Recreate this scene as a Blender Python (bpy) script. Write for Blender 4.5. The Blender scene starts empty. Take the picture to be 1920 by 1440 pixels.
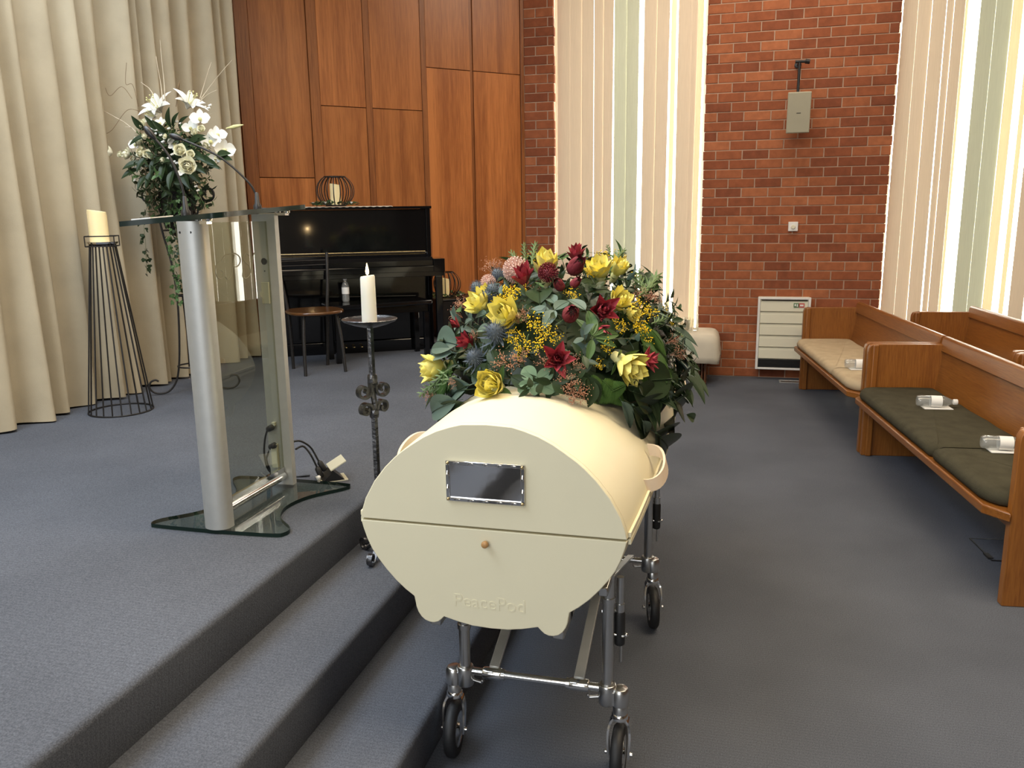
import bpy, math, random
from mathutils import Vector, Matrix, Quaternion
random.seed(7)
S = bpy.context.scene
COL = S.collection
PI = math.pi
sin, cos = math.sin, math.cos

# ------------------------------------------------------------------ camera
cam_data = bpy.data.cameras.new('camera')
cam_data.sensor_width = 36.0
cam_data.lens = 1542.0 / 1920.0 * 36.0
cam_data.clip_start = 0.05
cam = bpy.data.objects.new('camera', cam_data)
COL.objects.link(cam)
_p, _r, _y = math.radians(11.70), math.radians(-0.82), math.radians(14.8)
_fw = Vector((0, cos(_p), -sin(_p)))
_up0 = Vector((0, sin(_p), cos(_p)))
_ri0 = Vector((1, 0, 0))
_ri = _ri0 * cos(_r) + _up0 * sin(_r)
_up = _up0 * cos(_r) - _ri0 * sin(_r)
_m = Matrix((( _ri.x, _up.x, -_fw.x, 0), (_ri.y, _up.y, -_fw.y, 0), (_ri.z, _up.z, -_fw.z, 0), (0, 0, 0, 1)))
cam.matrix_world = Matrix.Translation((0, 0, 1.6)) @ Matrix.Rotation(_y, 4, 'Z') @ _m
S.camera = cam

# ------------------------------------------------------------------ exposure, sky, lights
S.view_settings.view_transform = 'Standard'
S.view_settings.look = 'None'
S.view_settings.exposure = 0.0
S.view_settings.gamma = 1.0
S.view_settings.use_curve_mapping = False

W = bpy.data.worlds.new('sky')
S.world = W
W.use_nodes = True
W.node_tree.nodes['Background'].inputs[0].default_value = (1.0, 0.95, 0.84, 1)
W.node_tree.nodes['Background'].inputs[1].default_value = 15.0

def area(name, loc, target, sx, sy, power, color):
    d = bpy.data.lights.new(name, 'AREA')
    d.shape = 'RECTANGLE'; d.size = sx; d.size_y = sy
    d.energy = power; d.color = color
    o = bpy.data.objects.new(name, d)
    o.location = loc
    o.rotation_euler = (Vector(target) - Vector(loc)).to_track_quat('-Z', 'Y').to_euler()
    COL.objects.link(o)
    return o

# chapel ceiling lights, added fill lamps, and the daylight of the windows behind the camera
area('stage_ceiling_light', (-2.75, 1.3, 4.3), (-2.75, 1.3, 0), 1.8, 5.4, 222, (0.74, 0.86, 1.0))
area('nave_ceiling_light', (-0.45, 2.3, 4.3), (-0.3, 2.3, 0), 1.2, 3.6, 132, (1.0, 0.81, 0.57))
area('pew_fill_light', (1.9, 2.8, 4.3), (1.7, 2.8, 0), 1.4, 3.4, 78, (1.0, 0.83, 0.58))  # added lamp, brightens the floor on the right
area('far_ceiling_light', (0.2, 6.9, 4.3), (0.2, 6.9, 0), 2.5, 1.2, 60, (1.0, 0.86, 0.70))
area('rear_window_light', (-1.5, -4.6, 2.2), (-1.2, 3, 1.0), 3.5, 2.6, 135, (0.92, 0.96, 1.0))
area('rear_fill_light', (0.0, -2.6, 4.3), (0.0, -2.6, 0), 3.0, 2.4, 75, (1.0, 0.93, 0.82))  # added lamp, brightens the floor mirrored in the name plate and the casket end

# ------------------------------------------------------------------ materials
def nodes_of(name):
    m = bpy.data.materials.new(name)
    m.use_nodes = True
    nt = m.node_tree
    return m, nt, nt.nodes['Principled BSDF']

def plain(name, col, rough=0.5, metal=0.0, var=0.0, scale=8.0, bump=0.0, bscale=60.0, spec=0.5, coat=0.0, emit=None, estr=0.0, sss=0.0, island=0.0):
    m, nt, b = nodes_of(name)
    b.inputs['Base Color'].default_value = (*col, 1)
    b.inputs['Roughness'].default_value = rough
    b.inputs['Metallic'].default_value = metal
    b.inputs['Specular IOR Level'].default_value = spec
    b.inputs['Coat Weight'].default_value = coat
    if emit:
        b.inputs['Emission Color'].default_value = (*emit, 1)
        b.inputs['Emission Strength'].default_value = estr
    if sss:
        b.inputs['Subsurface Weight'].default_value = sss
        b.inputs['Subsurface Radius'].default_value = (0.03, 0.02, 0.01)
    tc = nt.nodes.new('ShaderNodeTexCoord')
    if var or island:
        n = nt.nodes.new('ShaderNodeTexNoise')
        n.inputs['Scale'].default_value = scale
        n.inputs['Detail'].default_value = 4
        nt.links.new(tc.outputs['Object'], n.inputs['Vector'])
        mp = nt.nodes.new('ShaderNodeMapRange')
        mp.inputs[1].default_value = 0.25; mp.inputs[2].default_value = 0.75
        mp.inputs[3].default_value = 1 - var; mp.inputs[4].default_value = 1 + var
        nt.links.new(n.outputs['Fac'], mp.inputs[0])
        fac = mp.outputs[0]
        if island:
            g = nt.nodes.new('ShaderNodeNewGeometry')
            m2 = nt.nodes.new('ShaderNodeMapRange')
            m2.inputs[3].default_value = 1 - island; m2.inputs[4].default_value = 1 + island
            nt.links.new(g.outputs['Random Per Island'], m2.inputs[0])
            mu = nt.nodes.new('ShaderNodeMath'); mu.operation = 'MULTIPLY'
            nt.links.new(fac, mu.inputs[0]); nt.links.new(m2.outputs[0], mu.inputs[1])
            fac = mu.outputs[0]
        v = nt.nodes.new('ShaderNodeVectorMath'); v.operation = 'SCALE'
        v.inputs[0].default_value = col
        nt.links.new(fac, v.inputs['Scale'])
        nt.links.new(v.outputs['Vector'], b.inputs['Base Color'])
    if bump:
        n2 = nt.nodes.new('ShaderNodeTexNoise')
        n2.inputs['Scale'].default_value = bscale
        n2.inputs['Detail'].default_value = 3
        nt.links.new(tc.outputs['Object'], n2.inputs['Vector'])
        bp = nt.nodes.new('ShaderNodeBump')
        bp.inputs['Strength'].default_value = bump
        bp.inputs['Distance'].default_value = 0.01
        nt.links.new(n2.outputs['Fac'], bp.inputs['Height'])
        nt.links.new(bp.outputs['Normal'], b.inputs['Normal'])
    return m

def wood(name, c1, c2, stretch=(14, 14, 0.9), rough=0.35, figure=0.35, coat=0.15, rnd=0.12):
    """veneer: fine straight grain plus broad figure, per-board tone from the object"""
    m, nt, b = nodes_of(name)
    L = nt.links.new
    tc = nt.nodes.new('ShaderNodeTexCoord')
    oi = nt.nodes.new('ShaderNodeObjectInfo')
    off = nt.nodes.new('ShaderNodeVectorMath'); off.operation = 'SCALE'
    off.inputs[0].default_value = (7.0, 5.0, 3.0)
    L(oi.outputs['Random'], off.inputs['Scale'])
    ad = nt.nodes.new('ShaderNodeVectorMath'); ad.operation = 'ADD'
    L(tc.outputs['Object'], ad.inputs[0]); L(off.outputs['Vector'], ad.inputs[1])
    mp = nt.nodes.new('ShaderNodeMapping'); mp.inputs['Scale'].default_value = stretch
    L(ad.outputs['Vector'], mp.inputs['Vector'])
    n1 = nt.nodes.new('ShaderNodeTexNoise'); n1.inputs['Scale'].default_value = 9; n1.inputs['Detail'].default_value = 6
    n1.inputs['Roughness'].default_value = 0.65
    L(mp.outputs['Vector'], n1.inputs['Vector'])
    mp2 = nt.nodes.new('ShaderNodeMapping'); mp2.inputs['Scale'].default_value = tuple(s * 0.28 for s in stretch)
    L(ad.outputs['Vector'], mp2.inputs['Vector'])
    n2 = nt.nodes.new('ShaderNodeTexNoise'); n2.inputs['Scale'].default_value = 3.2; n2.inputs['Detail'].default_value = 2
    n2.inputs['Distortion'].default_value = 0.6
    L(mp2.outputs['Vector'], n2.inputs['Vector'])
    mx = nt.nodes.new('ShaderNodeMath'); mx.operation = 'MULTIPLY_ADD'
    mx.inputs[1].default_value = figure
    sub = nt.nodes.new('ShaderNodeMath'); sub.operation = 'MULTIPLY'; sub.inputs[1].default_value = 1 - figure
    L(n1.outputs['Fac'], sub.inputs[0])
    L(n2.outputs['Fac'], mx.inputs[0]); L(sub.outputs[0], mx.inputs[2])
    cr = nt.nodes.new('ShaderNodeValToRGB')
    cr.color_ramp.elements[0].position = 0.37; cr.color_ramp.elements[0].color = (*c2, 1)
    cr.color_ramp.elements[1].position = 0.60; cr.color_ramp.elements[1].color = (*c1, 1)
    L(mx.outputs[0], cr.inputs['Fac'])
    mr = nt.nodes.new('ShaderNodeMapRange'); mr.inputs[3].default_value = 1 - rnd; mr.inputs[4].default_value = 1 + rnd
    L(oi.outputs['Random'], mr.inputs[0])
    sc = nt.nodes.new('ShaderNodeVectorMath'); sc.operation = 'SCALE'
    L(cr.outputs['Color'], sc.inputs[0]); L(mr.outputs[0], sc.inputs['Scale'])
    L(sc.outputs['Vector'], b.inputs['Base Color'])
    b.inputs['Roughness'].default_value = rough
    b.inputs['Coat Weight'].default_value = coat
    b.inputs['Coat Roughness'].default_value = 0.25
    return m

def carpet(name, col):
    m, nt, b = nodes_of(name)
    L = nt.links.new
    tc = nt.nodes.new('ShaderNodeTexCoord')
    n = nt.nodes.new('ShaderNodeTexNoise'); n.inputs['Scale'].default_value = 260; n.inputs['Detail'].default_value = 2
    L(tc.outputs['Object'], n.inputs['Vector'])
    big = nt.nodes.new('ShaderNodeTexNoise'); big.inputs['Scale'].default_value = 1.6; big.inputs['Detail'].default_value = 3
    L(tc.outputs['Object'], big.inputs['Vector'])
    wv = nt.nodes.new('ShaderNodeTexWave'); wv.inputs['Scale'].default_value = 22; wv.inputs['Distortion'].default_value = 1.5
    wv.inputs['Detail'].default_value = 2; wv.inputs['Detail Scale'].default_value = 6; wv.bands_direction = 'Y'
    L(tc.outputs['Object'], wv.inputs['Vector'])
    def rng(s, a, c, lo, hi):
        r = nt.nodes.new('ShaderNodeMapRange')
        r.inputs[1].default_value = a; r.inputs[2].default_value = c
        r.inputs[3].default_value = lo; r.inputs[4].default_value = hi
        L(s, r.inputs[0]); return r.outputs[0]
    a1 = rng(n.outputs['Fac'], 0.3, 0.7, 0.72, 1.28)
    a2 = rng(big.outputs['Fac'], 0.3, 0.7, 0.88, 1.12)
    a3 = rng(wv.outputs['Fac'], 0, 1, 0.95, 1.05)
    p1 = nt.nodes.new('ShaderNodeMath'); p1.operation = 'MULTIPLY'; L(a1, p1.inputs[0]); L(a2, p1.inputs[1])
    p2 = nt.nodes.new('ShaderNodeMath'); p2.operation = 'MULTIPLY'; L(p1.outputs[0], p2.inputs[0]); L(a3, p2.inputs[1])
    v = nt.nodes.new('ShaderNodeVectorMath'); v.operation = 'SCALE'; v.inputs[0].default_value = col
    L(p2.outputs[0], v.inputs['Scale']); L(v.outputs['Vector'], b.inputs['Base Color'])
    b.inputs['Roughness'].default_value = 0.95
    b.inputs['Specular IOR Level'].default_value = 0.1
    bp = nt.nodes.new('ShaderNodeBump'); bp.inputs['Strength'].default_value = 0.5; bp.inputs['Distance'].default_value = 0.004
    L(n.outputs['Fac'], bp.inputs['Height']); L(bp.outputs['Normal'], b.inputs['Normal'])
    return m

def glass(name, tint, gloss=0.03, ior=1.5, milk=0.0):
    m = bpy.data.materials.new(name); m.use_nodes = True
    nt = m.node_tree; nt.nodes.clear()
    out = nt.nodes.new('ShaderNodeOutputMaterial')
    tr = nt.nodes.new('ShaderNodeBsdfTransparent'); tr.inputs[0].default_value = (*tint, 1)
    gl = nt.nodes.new('ShaderNodeBsdfGlossy'); gl.inputs['Roughness'].default_value = gloss
    fr = nt.nodes.new('ShaderNodeFresnel'); fr.inputs['IOR'].default_value = ior
    g = nt.nodes.new('ShaderNodeNewGeometry')
    mm = nt.nodes.new('ShaderNodeMath'); mm.operation = 'SUBTRACT'; mm.inputs[0].default_value = 1.0
    nt.links.new(g.outputs['Backfacing'], mm.inputs[1])
    mu = nt.nodes.new('ShaderNodeMath'); mu.operation = 'MULTIPLY'
    nt.links.new(fr.outputs[0], mu.inputs[0]); nt.links.new(mm.outputs[0], mu.inputs[1])
    mx = nt.nodes.new('ShaderNodeMixShader')
    nt.links.new(mu.outputs[0], mx.inputs[0])
    nt.links.new(tr.outputs[0], mx.inputs[1]); nt.links.new(gl.outputs[0], mx.inputs[2])
    if milk:
        df = nt.nodes.new('ShaderNodeBsdfDiffuse'); df.inputs[0].default_value = (.75, .76, .75, 1)
        m2 = nt.nodes.new('ShaderNodeMixShader'); m2.inputs[0].default_value = milk
        nt.links.new(mx.outputs[0], m2.inputs[1]); nt.links.new(df.outputs[0], m2.inputs[2])
        mx = m2
    nt.links.new(mx.outputs[0], out.inputs[0])
    return m

def fabric_translucent(name, col, trans, tw):
    m = bpy.data.materials.new(name); m.use_nodes = True
    nt = m.node_tree; nt.nodes.clear()
    out = nt.nodes.new('ShaderNodeOutputMaterial')
    d = nt.nodes.new('ShaderNodeBsdfDiffuse'); t = nt.nodes.new('ShaderNodeBsdfTranslucent')
    tc = nt.nodes.new('ShaderNodeTexCoord')
    mp = nt.nodes.new('ShaderNodeMapping'); mp.inputs['Scale'].default_value = (90, 90, 2)
    n = nt.nodes.new('ShaderNodeTexNoise'); n.inputs['Scale'].default_value = 3
    nt.links.new(tc.outputs['Object'], mp.inputs[0]); nt.links.new(mp.outputs[0], n.inputs['Vector'])
    r = nt.nodes.new('ShaderNodeMapRange'); r.inputs[1].default_value = .3; r.inputs[2].default_value = .7
    r.inputs[3].default_value = .94; r.inputs[4].default_value = 1.04
    nt.links.new(n.outputs['Fac'], r.inputs[0])
    for sh, c in ((d, col), (t, trans)):
        v = nt.nodes.new('ShaderNodeVectorMath'); v.operation = 'SCALE'; v.inputs[0].default_value = c
        nt.links.new(r.outputs[0], v.inputs['Scale']); nt.links.new(v.outputs['Vector'], sh.inputs[0])
    mx = nt.nodes.new('ShaderNodeMixShader'); mx.inputs[0].default_value = tw
    nt.links.new(d.outputs[0], mx.inputs[1]); nt.links.new(t.outputs[0], mx.inputs[2])
    nt.links.new(mx.outputs[0], out.inputs[0])
    return m

def leafmat(name, col, col2, rough=0.45, trans=0.15, island=0.25):
    m, nt, b = nodes_of(name)
    L = nt.links.new
    g = nt.nodes.new('ShaderNodeNewGeometry')
    oi = nt.nodes.new('ShaderNodeObjectInfo')
    ad = nt.nodes.new('ShaderNodeMath'); ad.operation = 'ADD'
    L(g.outputs['Random Per Island'], ad.inputs[0]); L(oi.outputs['Random'], ad.inputs[1])
    fr = nt.nodes.new('ShaderNodeMath'); fr.operation = 'FRACT'; L(ad.outputs[0], fr.inputs[0])
    tc = nt.nodes.new('ShaderNodeTexCoord')
    n = nt.nodes.new('ShaderNodeTexNoise'); n.inputs['Scale'].default_value = 25
    L(tc.outputs['Object'], n.inputs['Vector'])
    av = nt.nodes.new('ShaderNodeMath'); av.operation = 'MULTIPLY_ADD'; av.inputs[1].default_value = 0.5
    hv = nt.nodes.new('ShaderNodeMath'); hv.operation = 'MULTIPLY'; hv.inputs[1].default_value = 0.5
    L(n.outputs['Fac'], hv.inputs[0]); L(fr.outputs[0], av.inputs[0]); L(hv.outputs[0], av.inputs[2])
    mx = nt.nodes.new('ShaderNodeMix'); mx.data_type = 'RGBA'
    mx.inputs['A'].default_value = (*col, 1); mx.inputs['B'].default_value = (*col2, 1)
    L(av.outputs[0], mx.inputs['Factor'])
    L(mx.outputs['Result'], b.inputs['Base Color'])
    b.inputs['Roughness'].default_value = rough
    b.inputs['Specular IOR Level'].default_value = 0.28
    return m

M = {}
M['carpet'] = carpet('blue_grey_carpet', (0.098, 0.106, 0.126))
M['brick'] = None
M['mortar'] = plain('mortar', (0.42, 0.28, 0.20), 0.95, var=0.15, scale=20)
M['panel'] = wood('timber_veneer', (0.51, 0.180, 0.048), (0.29, 0.088, 0.021), (9, 9, 0.45), 0.38, 0.5)
M['batten'] = wood('timber_batten', (0.36, 0.125, 0.034), (0.20, 0.062, 0.016), (12, 12, 0.5), 0.4, 0.4)
M['plaster'] = plain('cream_plaster', (0.45, 0.41, 0.34), 0.9, var=0.03, scale=3)
M['ceiling'] = plain('white_ceiling', (0.40, 0.37, 0.33), 0.9, var=0.03, scale=3)
M['curtain'] = plain('beige_curtain_cloth', (0.45, 0.388, 0.275), 0.9, var=0.08, scale=6, bump=0.15, bscale=220, spec=0.15)
M['blind'] = fabric_translucent('cream_blind_fabric', (0.55, 0.46, 0.36), (0.80, 0.60, 0.42), 0.032)
M['blind_backlit'] = fabric_translucent('backlit_blind_fabric', (0.72, 0.66, 0.52), (0.85, 0.66, 0.34), 0.07)  # same cream slats, orange glow of the light behind put into the colour
M['blind_green_lit'] = fabric_translucent('green_lit_blind_fabric', (0.55, 0.55, 0.43), (0.55, 0.58, 0.42), 0.035)  # same cream slats, greenish light on them put into the colour
M['pane'] = glass('window_glass', (0.97, 0.98, 0.97))
M['winframe'] = plain('aluminium_window_frame', (0.55, 0.54, 0.50), 0.4, 0.6, var=0.05)
M['pew'] = wood('pew_oak', (0.29, 0.105, 0.017), (0.19, 0.060, 0.008), (16, 16, 1.0), 0.38, 0.3, 0.2, 0.05)
M['pew_h'] = wood('pew_oak_long_grain', (0.27, 0.100, 0.017), (0.18, 0.057, 0.008), (0.9, 16, 16), 0.38, 0.3, 0.2, 0.05)
M['cush_beige'] = plain('beige_cushion_cloth', (0.47, 0.37, 0.24), 0.95, var=0.1, scale=14, bump=0.3, bscale=300, spec=0.1)
M['cush_green'] = plain('dark_green_cushion_cloth', (0.060, 0.054, 0.034), 0.95, var=0.18, scale=14, bump=0.3, bscale=300, spec=0.1)
M['casket'] = plain('cream_painted_board', (0.82, 0.755, 0.54), 0.55, var=0.02, scale=4, bump=0.02, bscale=80, spec=0.3)
M['bent'] = plain('bent_pale_wood', (0.78, 0.63, 0.47), 0.5, var=0.05, scale=20)
M['knobwood'] = plain('turned_wood', (0.50, 0.27, 0.10), 0.45, var=0.15, scale=40)
M['chrome'] = plain('chrome', (0.78, 0.78, 0.77), 0.12, 1.0, var=0.03, scale=20)
M['plate_metal'] = plain('polished_plate', (0.80, 0.80, 0.80), 0.06, 1.0, bump=0.05, bscale=9)
M['steel'] = plain('satin_aluminium_tube', (0.55, 0.55, 0.54), 0.28, 1.0, var=0.05, scale=20)
M['alu'] = plain('brushed_aluminium', (0.50, 0.505, 0.485), 0.46, 0.55, var=0.04, scale=30)
M['rubber'] = plain('black_rubber', (0.012, 0.012, 0.013), 0.55, var=0.2, scale=30)
M['plastic_black'] = plain('black_plastic', (0.012, 0.012, 0.013), 0.4, var=0.1, scale=30)
M['iron'] = plain('black_wrought_iron', (0.020, 0.018, 0.017), 0.5, 0.3, var=0.3, scale=60, bump=0.2, bscale=120)
M['iron_pol'] = plain('hammered_pewter_iron', (0.13, 0.13, 0.135), 0.28, 0.9, var=0.45, scale=35, bump=0.35, bscale=90)
M['gloss_black'] = plain('black_piano_lacquer', (0.004, 0.004, 0.0045), 0.07, var=0.05, spec=0.5, coat=0.1)
M['brass'] = plain('brass', (0.62, 0.50, 0.28), 0.25, 1.0, var=0.1, scale=30)
M['lect_glass'] = glass('pale_green_glass', (0.80, 0.80, 0.72), 0.0, 1.6)
M['top_glass'] = glass('dark_reflection_glass', (0.26, 0.30, 0.28), 0.01, 1.6)  # tint darkened to carry the dark reflection under the top
M['base_glass'] = glass('green_base_glass', (0.84, 0.88, 0.85), 0.01, 1.6)
M['glass_edge'] = plain('dark_green_glass_edge', (0.008, 0.018, 0.014), 0.30, var=0.2, scale=10, spec=0.25)
M['etch'] = plain('frosted_etching', (0.27, 0.25, 0.17), 0.7, var=0.05)
M['candle'] = plain('white_wax', (0.86, 0.83, 0.72), 0.45, var=0.02, sss=0.3)
M['lit_wax'] = plain('lit_ivory_wax', (0.85, 0.72, 0.42), 0.5, var=0.03, sss=0.3, emit=(1.0, 0.72, 0.30), estr=0.14)
M['lit_top'] = plain('glowing_wax_hollow', (0.95, 0.85, 0.5), 0.5, var=0.02, emit=(1.0, 0.86, 0.45), estr=1.6)
M['flame'] = plain('candle_flame', (1, 0.8, 0.4), 0.5, var=0.02, emit=(1.0, 0.72, 0.30), estr=14)
M['clear'] = glass('clear_plastic', (0.93, 0.94, 0.94), 0.05, 1.6, 0.14)
M['drink'] = glass('drinking_glass', (0.95, 0.96, 0.95), 0.02, 1.5)
M['white'] = plain('white_plastic', (0.80, 0.79, 0.76), 0.45, var=0.03)
M['paper'] = plain('white_paper', (0.84, 0.83, 0.80), 0.8, var=0.03)
M['cream_plastic'] = plain('cream_enamel', (0.60, 0.585, 0.46), 0.4, var=0.02)
M['heater_grey'] = plain('grey_cream_enamel', (0.72, 0.69, 0.54), 0.45, var=0.02)
M['speaker'] = plain('warm_grey_enamel', (0.37, 0.345, 0.255), 0.5, var=0.03)
M['dark_wall'] = plain('dark_unseen_wall', (0.16, 0.10, 0.06), 0.7, var=0.1)  # dark finish invented for the unseen east wall to cut bounced light
M['cloth'] = plain('ivory_tablecloth', (0.62, 0.56, 0.45), 0.9, var=0.04, scale=10, bump=0.1, bscale=200, spec=0.1)
M['seatwood'] = plain('varnished_brown_seat', (0.11, 0.045, 0.014), 0.22, var=0.25, scale=9, coat=0.4)
M['dark_wood'] = wood('dark_table_wood', (0.17, 0.065, 0.025), (0.08, 0.03, 0.012), (14, 14, 0.8))
M['red_label'] = plain('red_label', (0.55, 0.10, 0.09), 0.5, var=0.1)
M['green_label'] = plain('green_label', (0.10, 0.20, 0.08), 0.5, var=0.1)
M['lace'] = plain('ivory_lace', (0.66, 0.60, 0.50), 0.85, var=0.1, scale=60)
M['groove'] = plain('dark_groove', (0.03, 0.022, 0.016), 0.8, var=0.1)
# plants
M['gum'] = leafmat('blue_grey_gum_leaf', (0.060, 0.105, 0.080), (0.145, 0.200, 0.160), 0.5)
M['dark'] = leafmat('dark_green_leaf', (0.014, 0.030, 0.012), (0.038, 0.062, 0.027), 0.4)
M['mid'] = leafmat('mid_green_leaf', (0.045, 0.105, 0.034), (0.095, 0.165, 0.060), 0.45)
M['round'] = leafmat('silver_dollar_leaf', (0.10, 0.18, 0.10), (0.16, 0.24, 0.145), 0.6)
M['fern'] = leafmat('fern_green', (0.035, 0.090, 0.018), (0.075, 0.150, 0.035), 0.55)
M['fluff'] = leafmat('feathery_green', (0.10, 0.17, 0.07), (0.19, 0.26, 0.11), 0.6)
M['yellow'] = leafmat('lemon_yellow_petal', (0.84, 0.72, 0.12), (0.90, 0.83, 0.30), 0.5)
M['gold'] = leafmat('golden_wattle', (0.80, 0.50, 0.010), (0.86, 0.66, 0.035), 0.7)
M['red'] = leafmat('crimson_petal', (0.30, 0.022, 0.038), (0.46, 0.085, 0.100), 0.45)
M['maroon'] = leafmat('maroon_petal', (0.13, 0.016, 0.026), (0.27, 0.045, 0.055), 0.5)
M['pink'] = leafmat('dusty_pink_petal', (0.62, 0.40, 0.36), (0.72, 0.56, 0.48), 0.6)
M['thistle'] = leafmat('steel_blue_thistle', (0.05, 0.065, 0.095), (0.12, 0.15, 0.17), 0.6)
M['berry'] = leafmat('russet_berry', (0.30, 0.075, 0.040), (0.62, 0.40, 0.26), 0.5)
M['twig'] = plain('olive_twig', (0.17, 0.17, 0.09), 0.7, var=0.2, scale=20)
M['whitepetal'] = leafmat('white_petal', (0.78, 0.77, 0.70), (0.86, 0.85, 0.80), 0.55)
M['creampetal'] = leafmat('cream_petal', (0.84, 0.81, 0.56), (0.88, 0.86, 0.72), 0.55)
M['straw'] = plain('pale_straw', (0.62, 0.54, 0.40), 0.7, var=0.1, scale=20)
M['brownseed'] = plain('brown_seed_head', (0.18, 0.12, 0.06), 0.8, var=0.2, scale=20)
M['bud'] = leafmat('pale_lily_bud', (0.62, 0.62, 0.26), (0.74, 0.70, 0.38), 0.5)

def brickmat():
    m, nt, b = nodes_of('red_brick')
    L = nt.links.new
    g = nt.nodes.new('ShaderNodeNewGeometry')
    cr = nt.nodes.new('ShaderNodeValToRGB')
    e = cr.color_ramp.elements
    e[0].position = 0.0; e[0].color = (0.215, 0.066, 0.032, 1)
    e[1].position = 1.0; e[1].color = (0.40, 0.140, 0.062, 1)
    for p, c in ((0.25, (0.26, 0.080, 0.036)), (0.5, (0.30, 0.094, 0.041)), (0.8, (0.345, 0.115, 0.050))):
        x = e.new(p); x.color = (*c, 1)
    L(g.outputs['Random Per Island'], cr.inputs['Fac'])
    tc = nt.nodes.new('ShaderNodeTexCoord')
    n = nt.nodes.new('ShaderNodeTexNoise'); n.inputs['Scale'].default_value = 18; n.inputs['Detail'].default_value = 5
    L(tc.outputs['Object'], n.inputs['Vector'])
    r = nt.nodes.new('ShaderNodeMapRange'); r.inputs[1].default_value = .3; r.inputs[2].default_value = .7
    r.inputs[3].default_value = .86; r.inputs[4].default_value = 1.14
    L(n.outputs['Fac'], r.inputs[0])
    v = nt.nodes.new('ShaderNodeVectorMath'); v.operation = 'SCALE'
    L(cr.outputs['Color'], v.inputs[0]); L(r.outputs[0], v.inputs['Scale'])
    L(v.outputs['Vector'], b.inputs['Base Color'])
    b.inputs['Roughness'].default_value = 0.85
    b.inputs['Specular IOR Level'].default_value = 0.25
    n3 = nt.nodes.new('ShaderNodeTexNoise'); n3.inputs['Scale'].default_value = 160
    L(tc.outputs['Object'], n3.inputs['Vector'])
    bp = nt.nodes.new('ShaderNodeBump'); bp.inputs['Strength'].default_value = 0.25; bp.inputs['Distance'].default_value = 0.004
    L(n3.outputs['Fac'], bp.inputs['Height']); L(bp.outputs['Normal'], b.inputs['Normal'])
    return m
M['brick'] = brickmat()
# ------------------------------------------------------------------ mesh helpers
I4 = Matrix.Identity(4)
def T(x, y, z): return Matrix.Translation((x, y, z))
def RX(a): return Matrix.Rotation(a, 4, 'X')
def RY(a): return Matrix.Rotation(a, 4, 'Y')
def RZ(a): return Matrix.Rotation(a, 4, 'Z')
def SC(x, y, z): return Matrix.Diagonal((x, y, z, 1))
def basis(X, Y, Z, o=(0, 0, 0)):
    return Matrix(((X[0], Y[0], Z[0], o[0]), (X[1], Y[1], Z[1], o[1]), (X[2], Y[2], Z[2], o[2]), (0, 0, 0, 1)))

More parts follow.
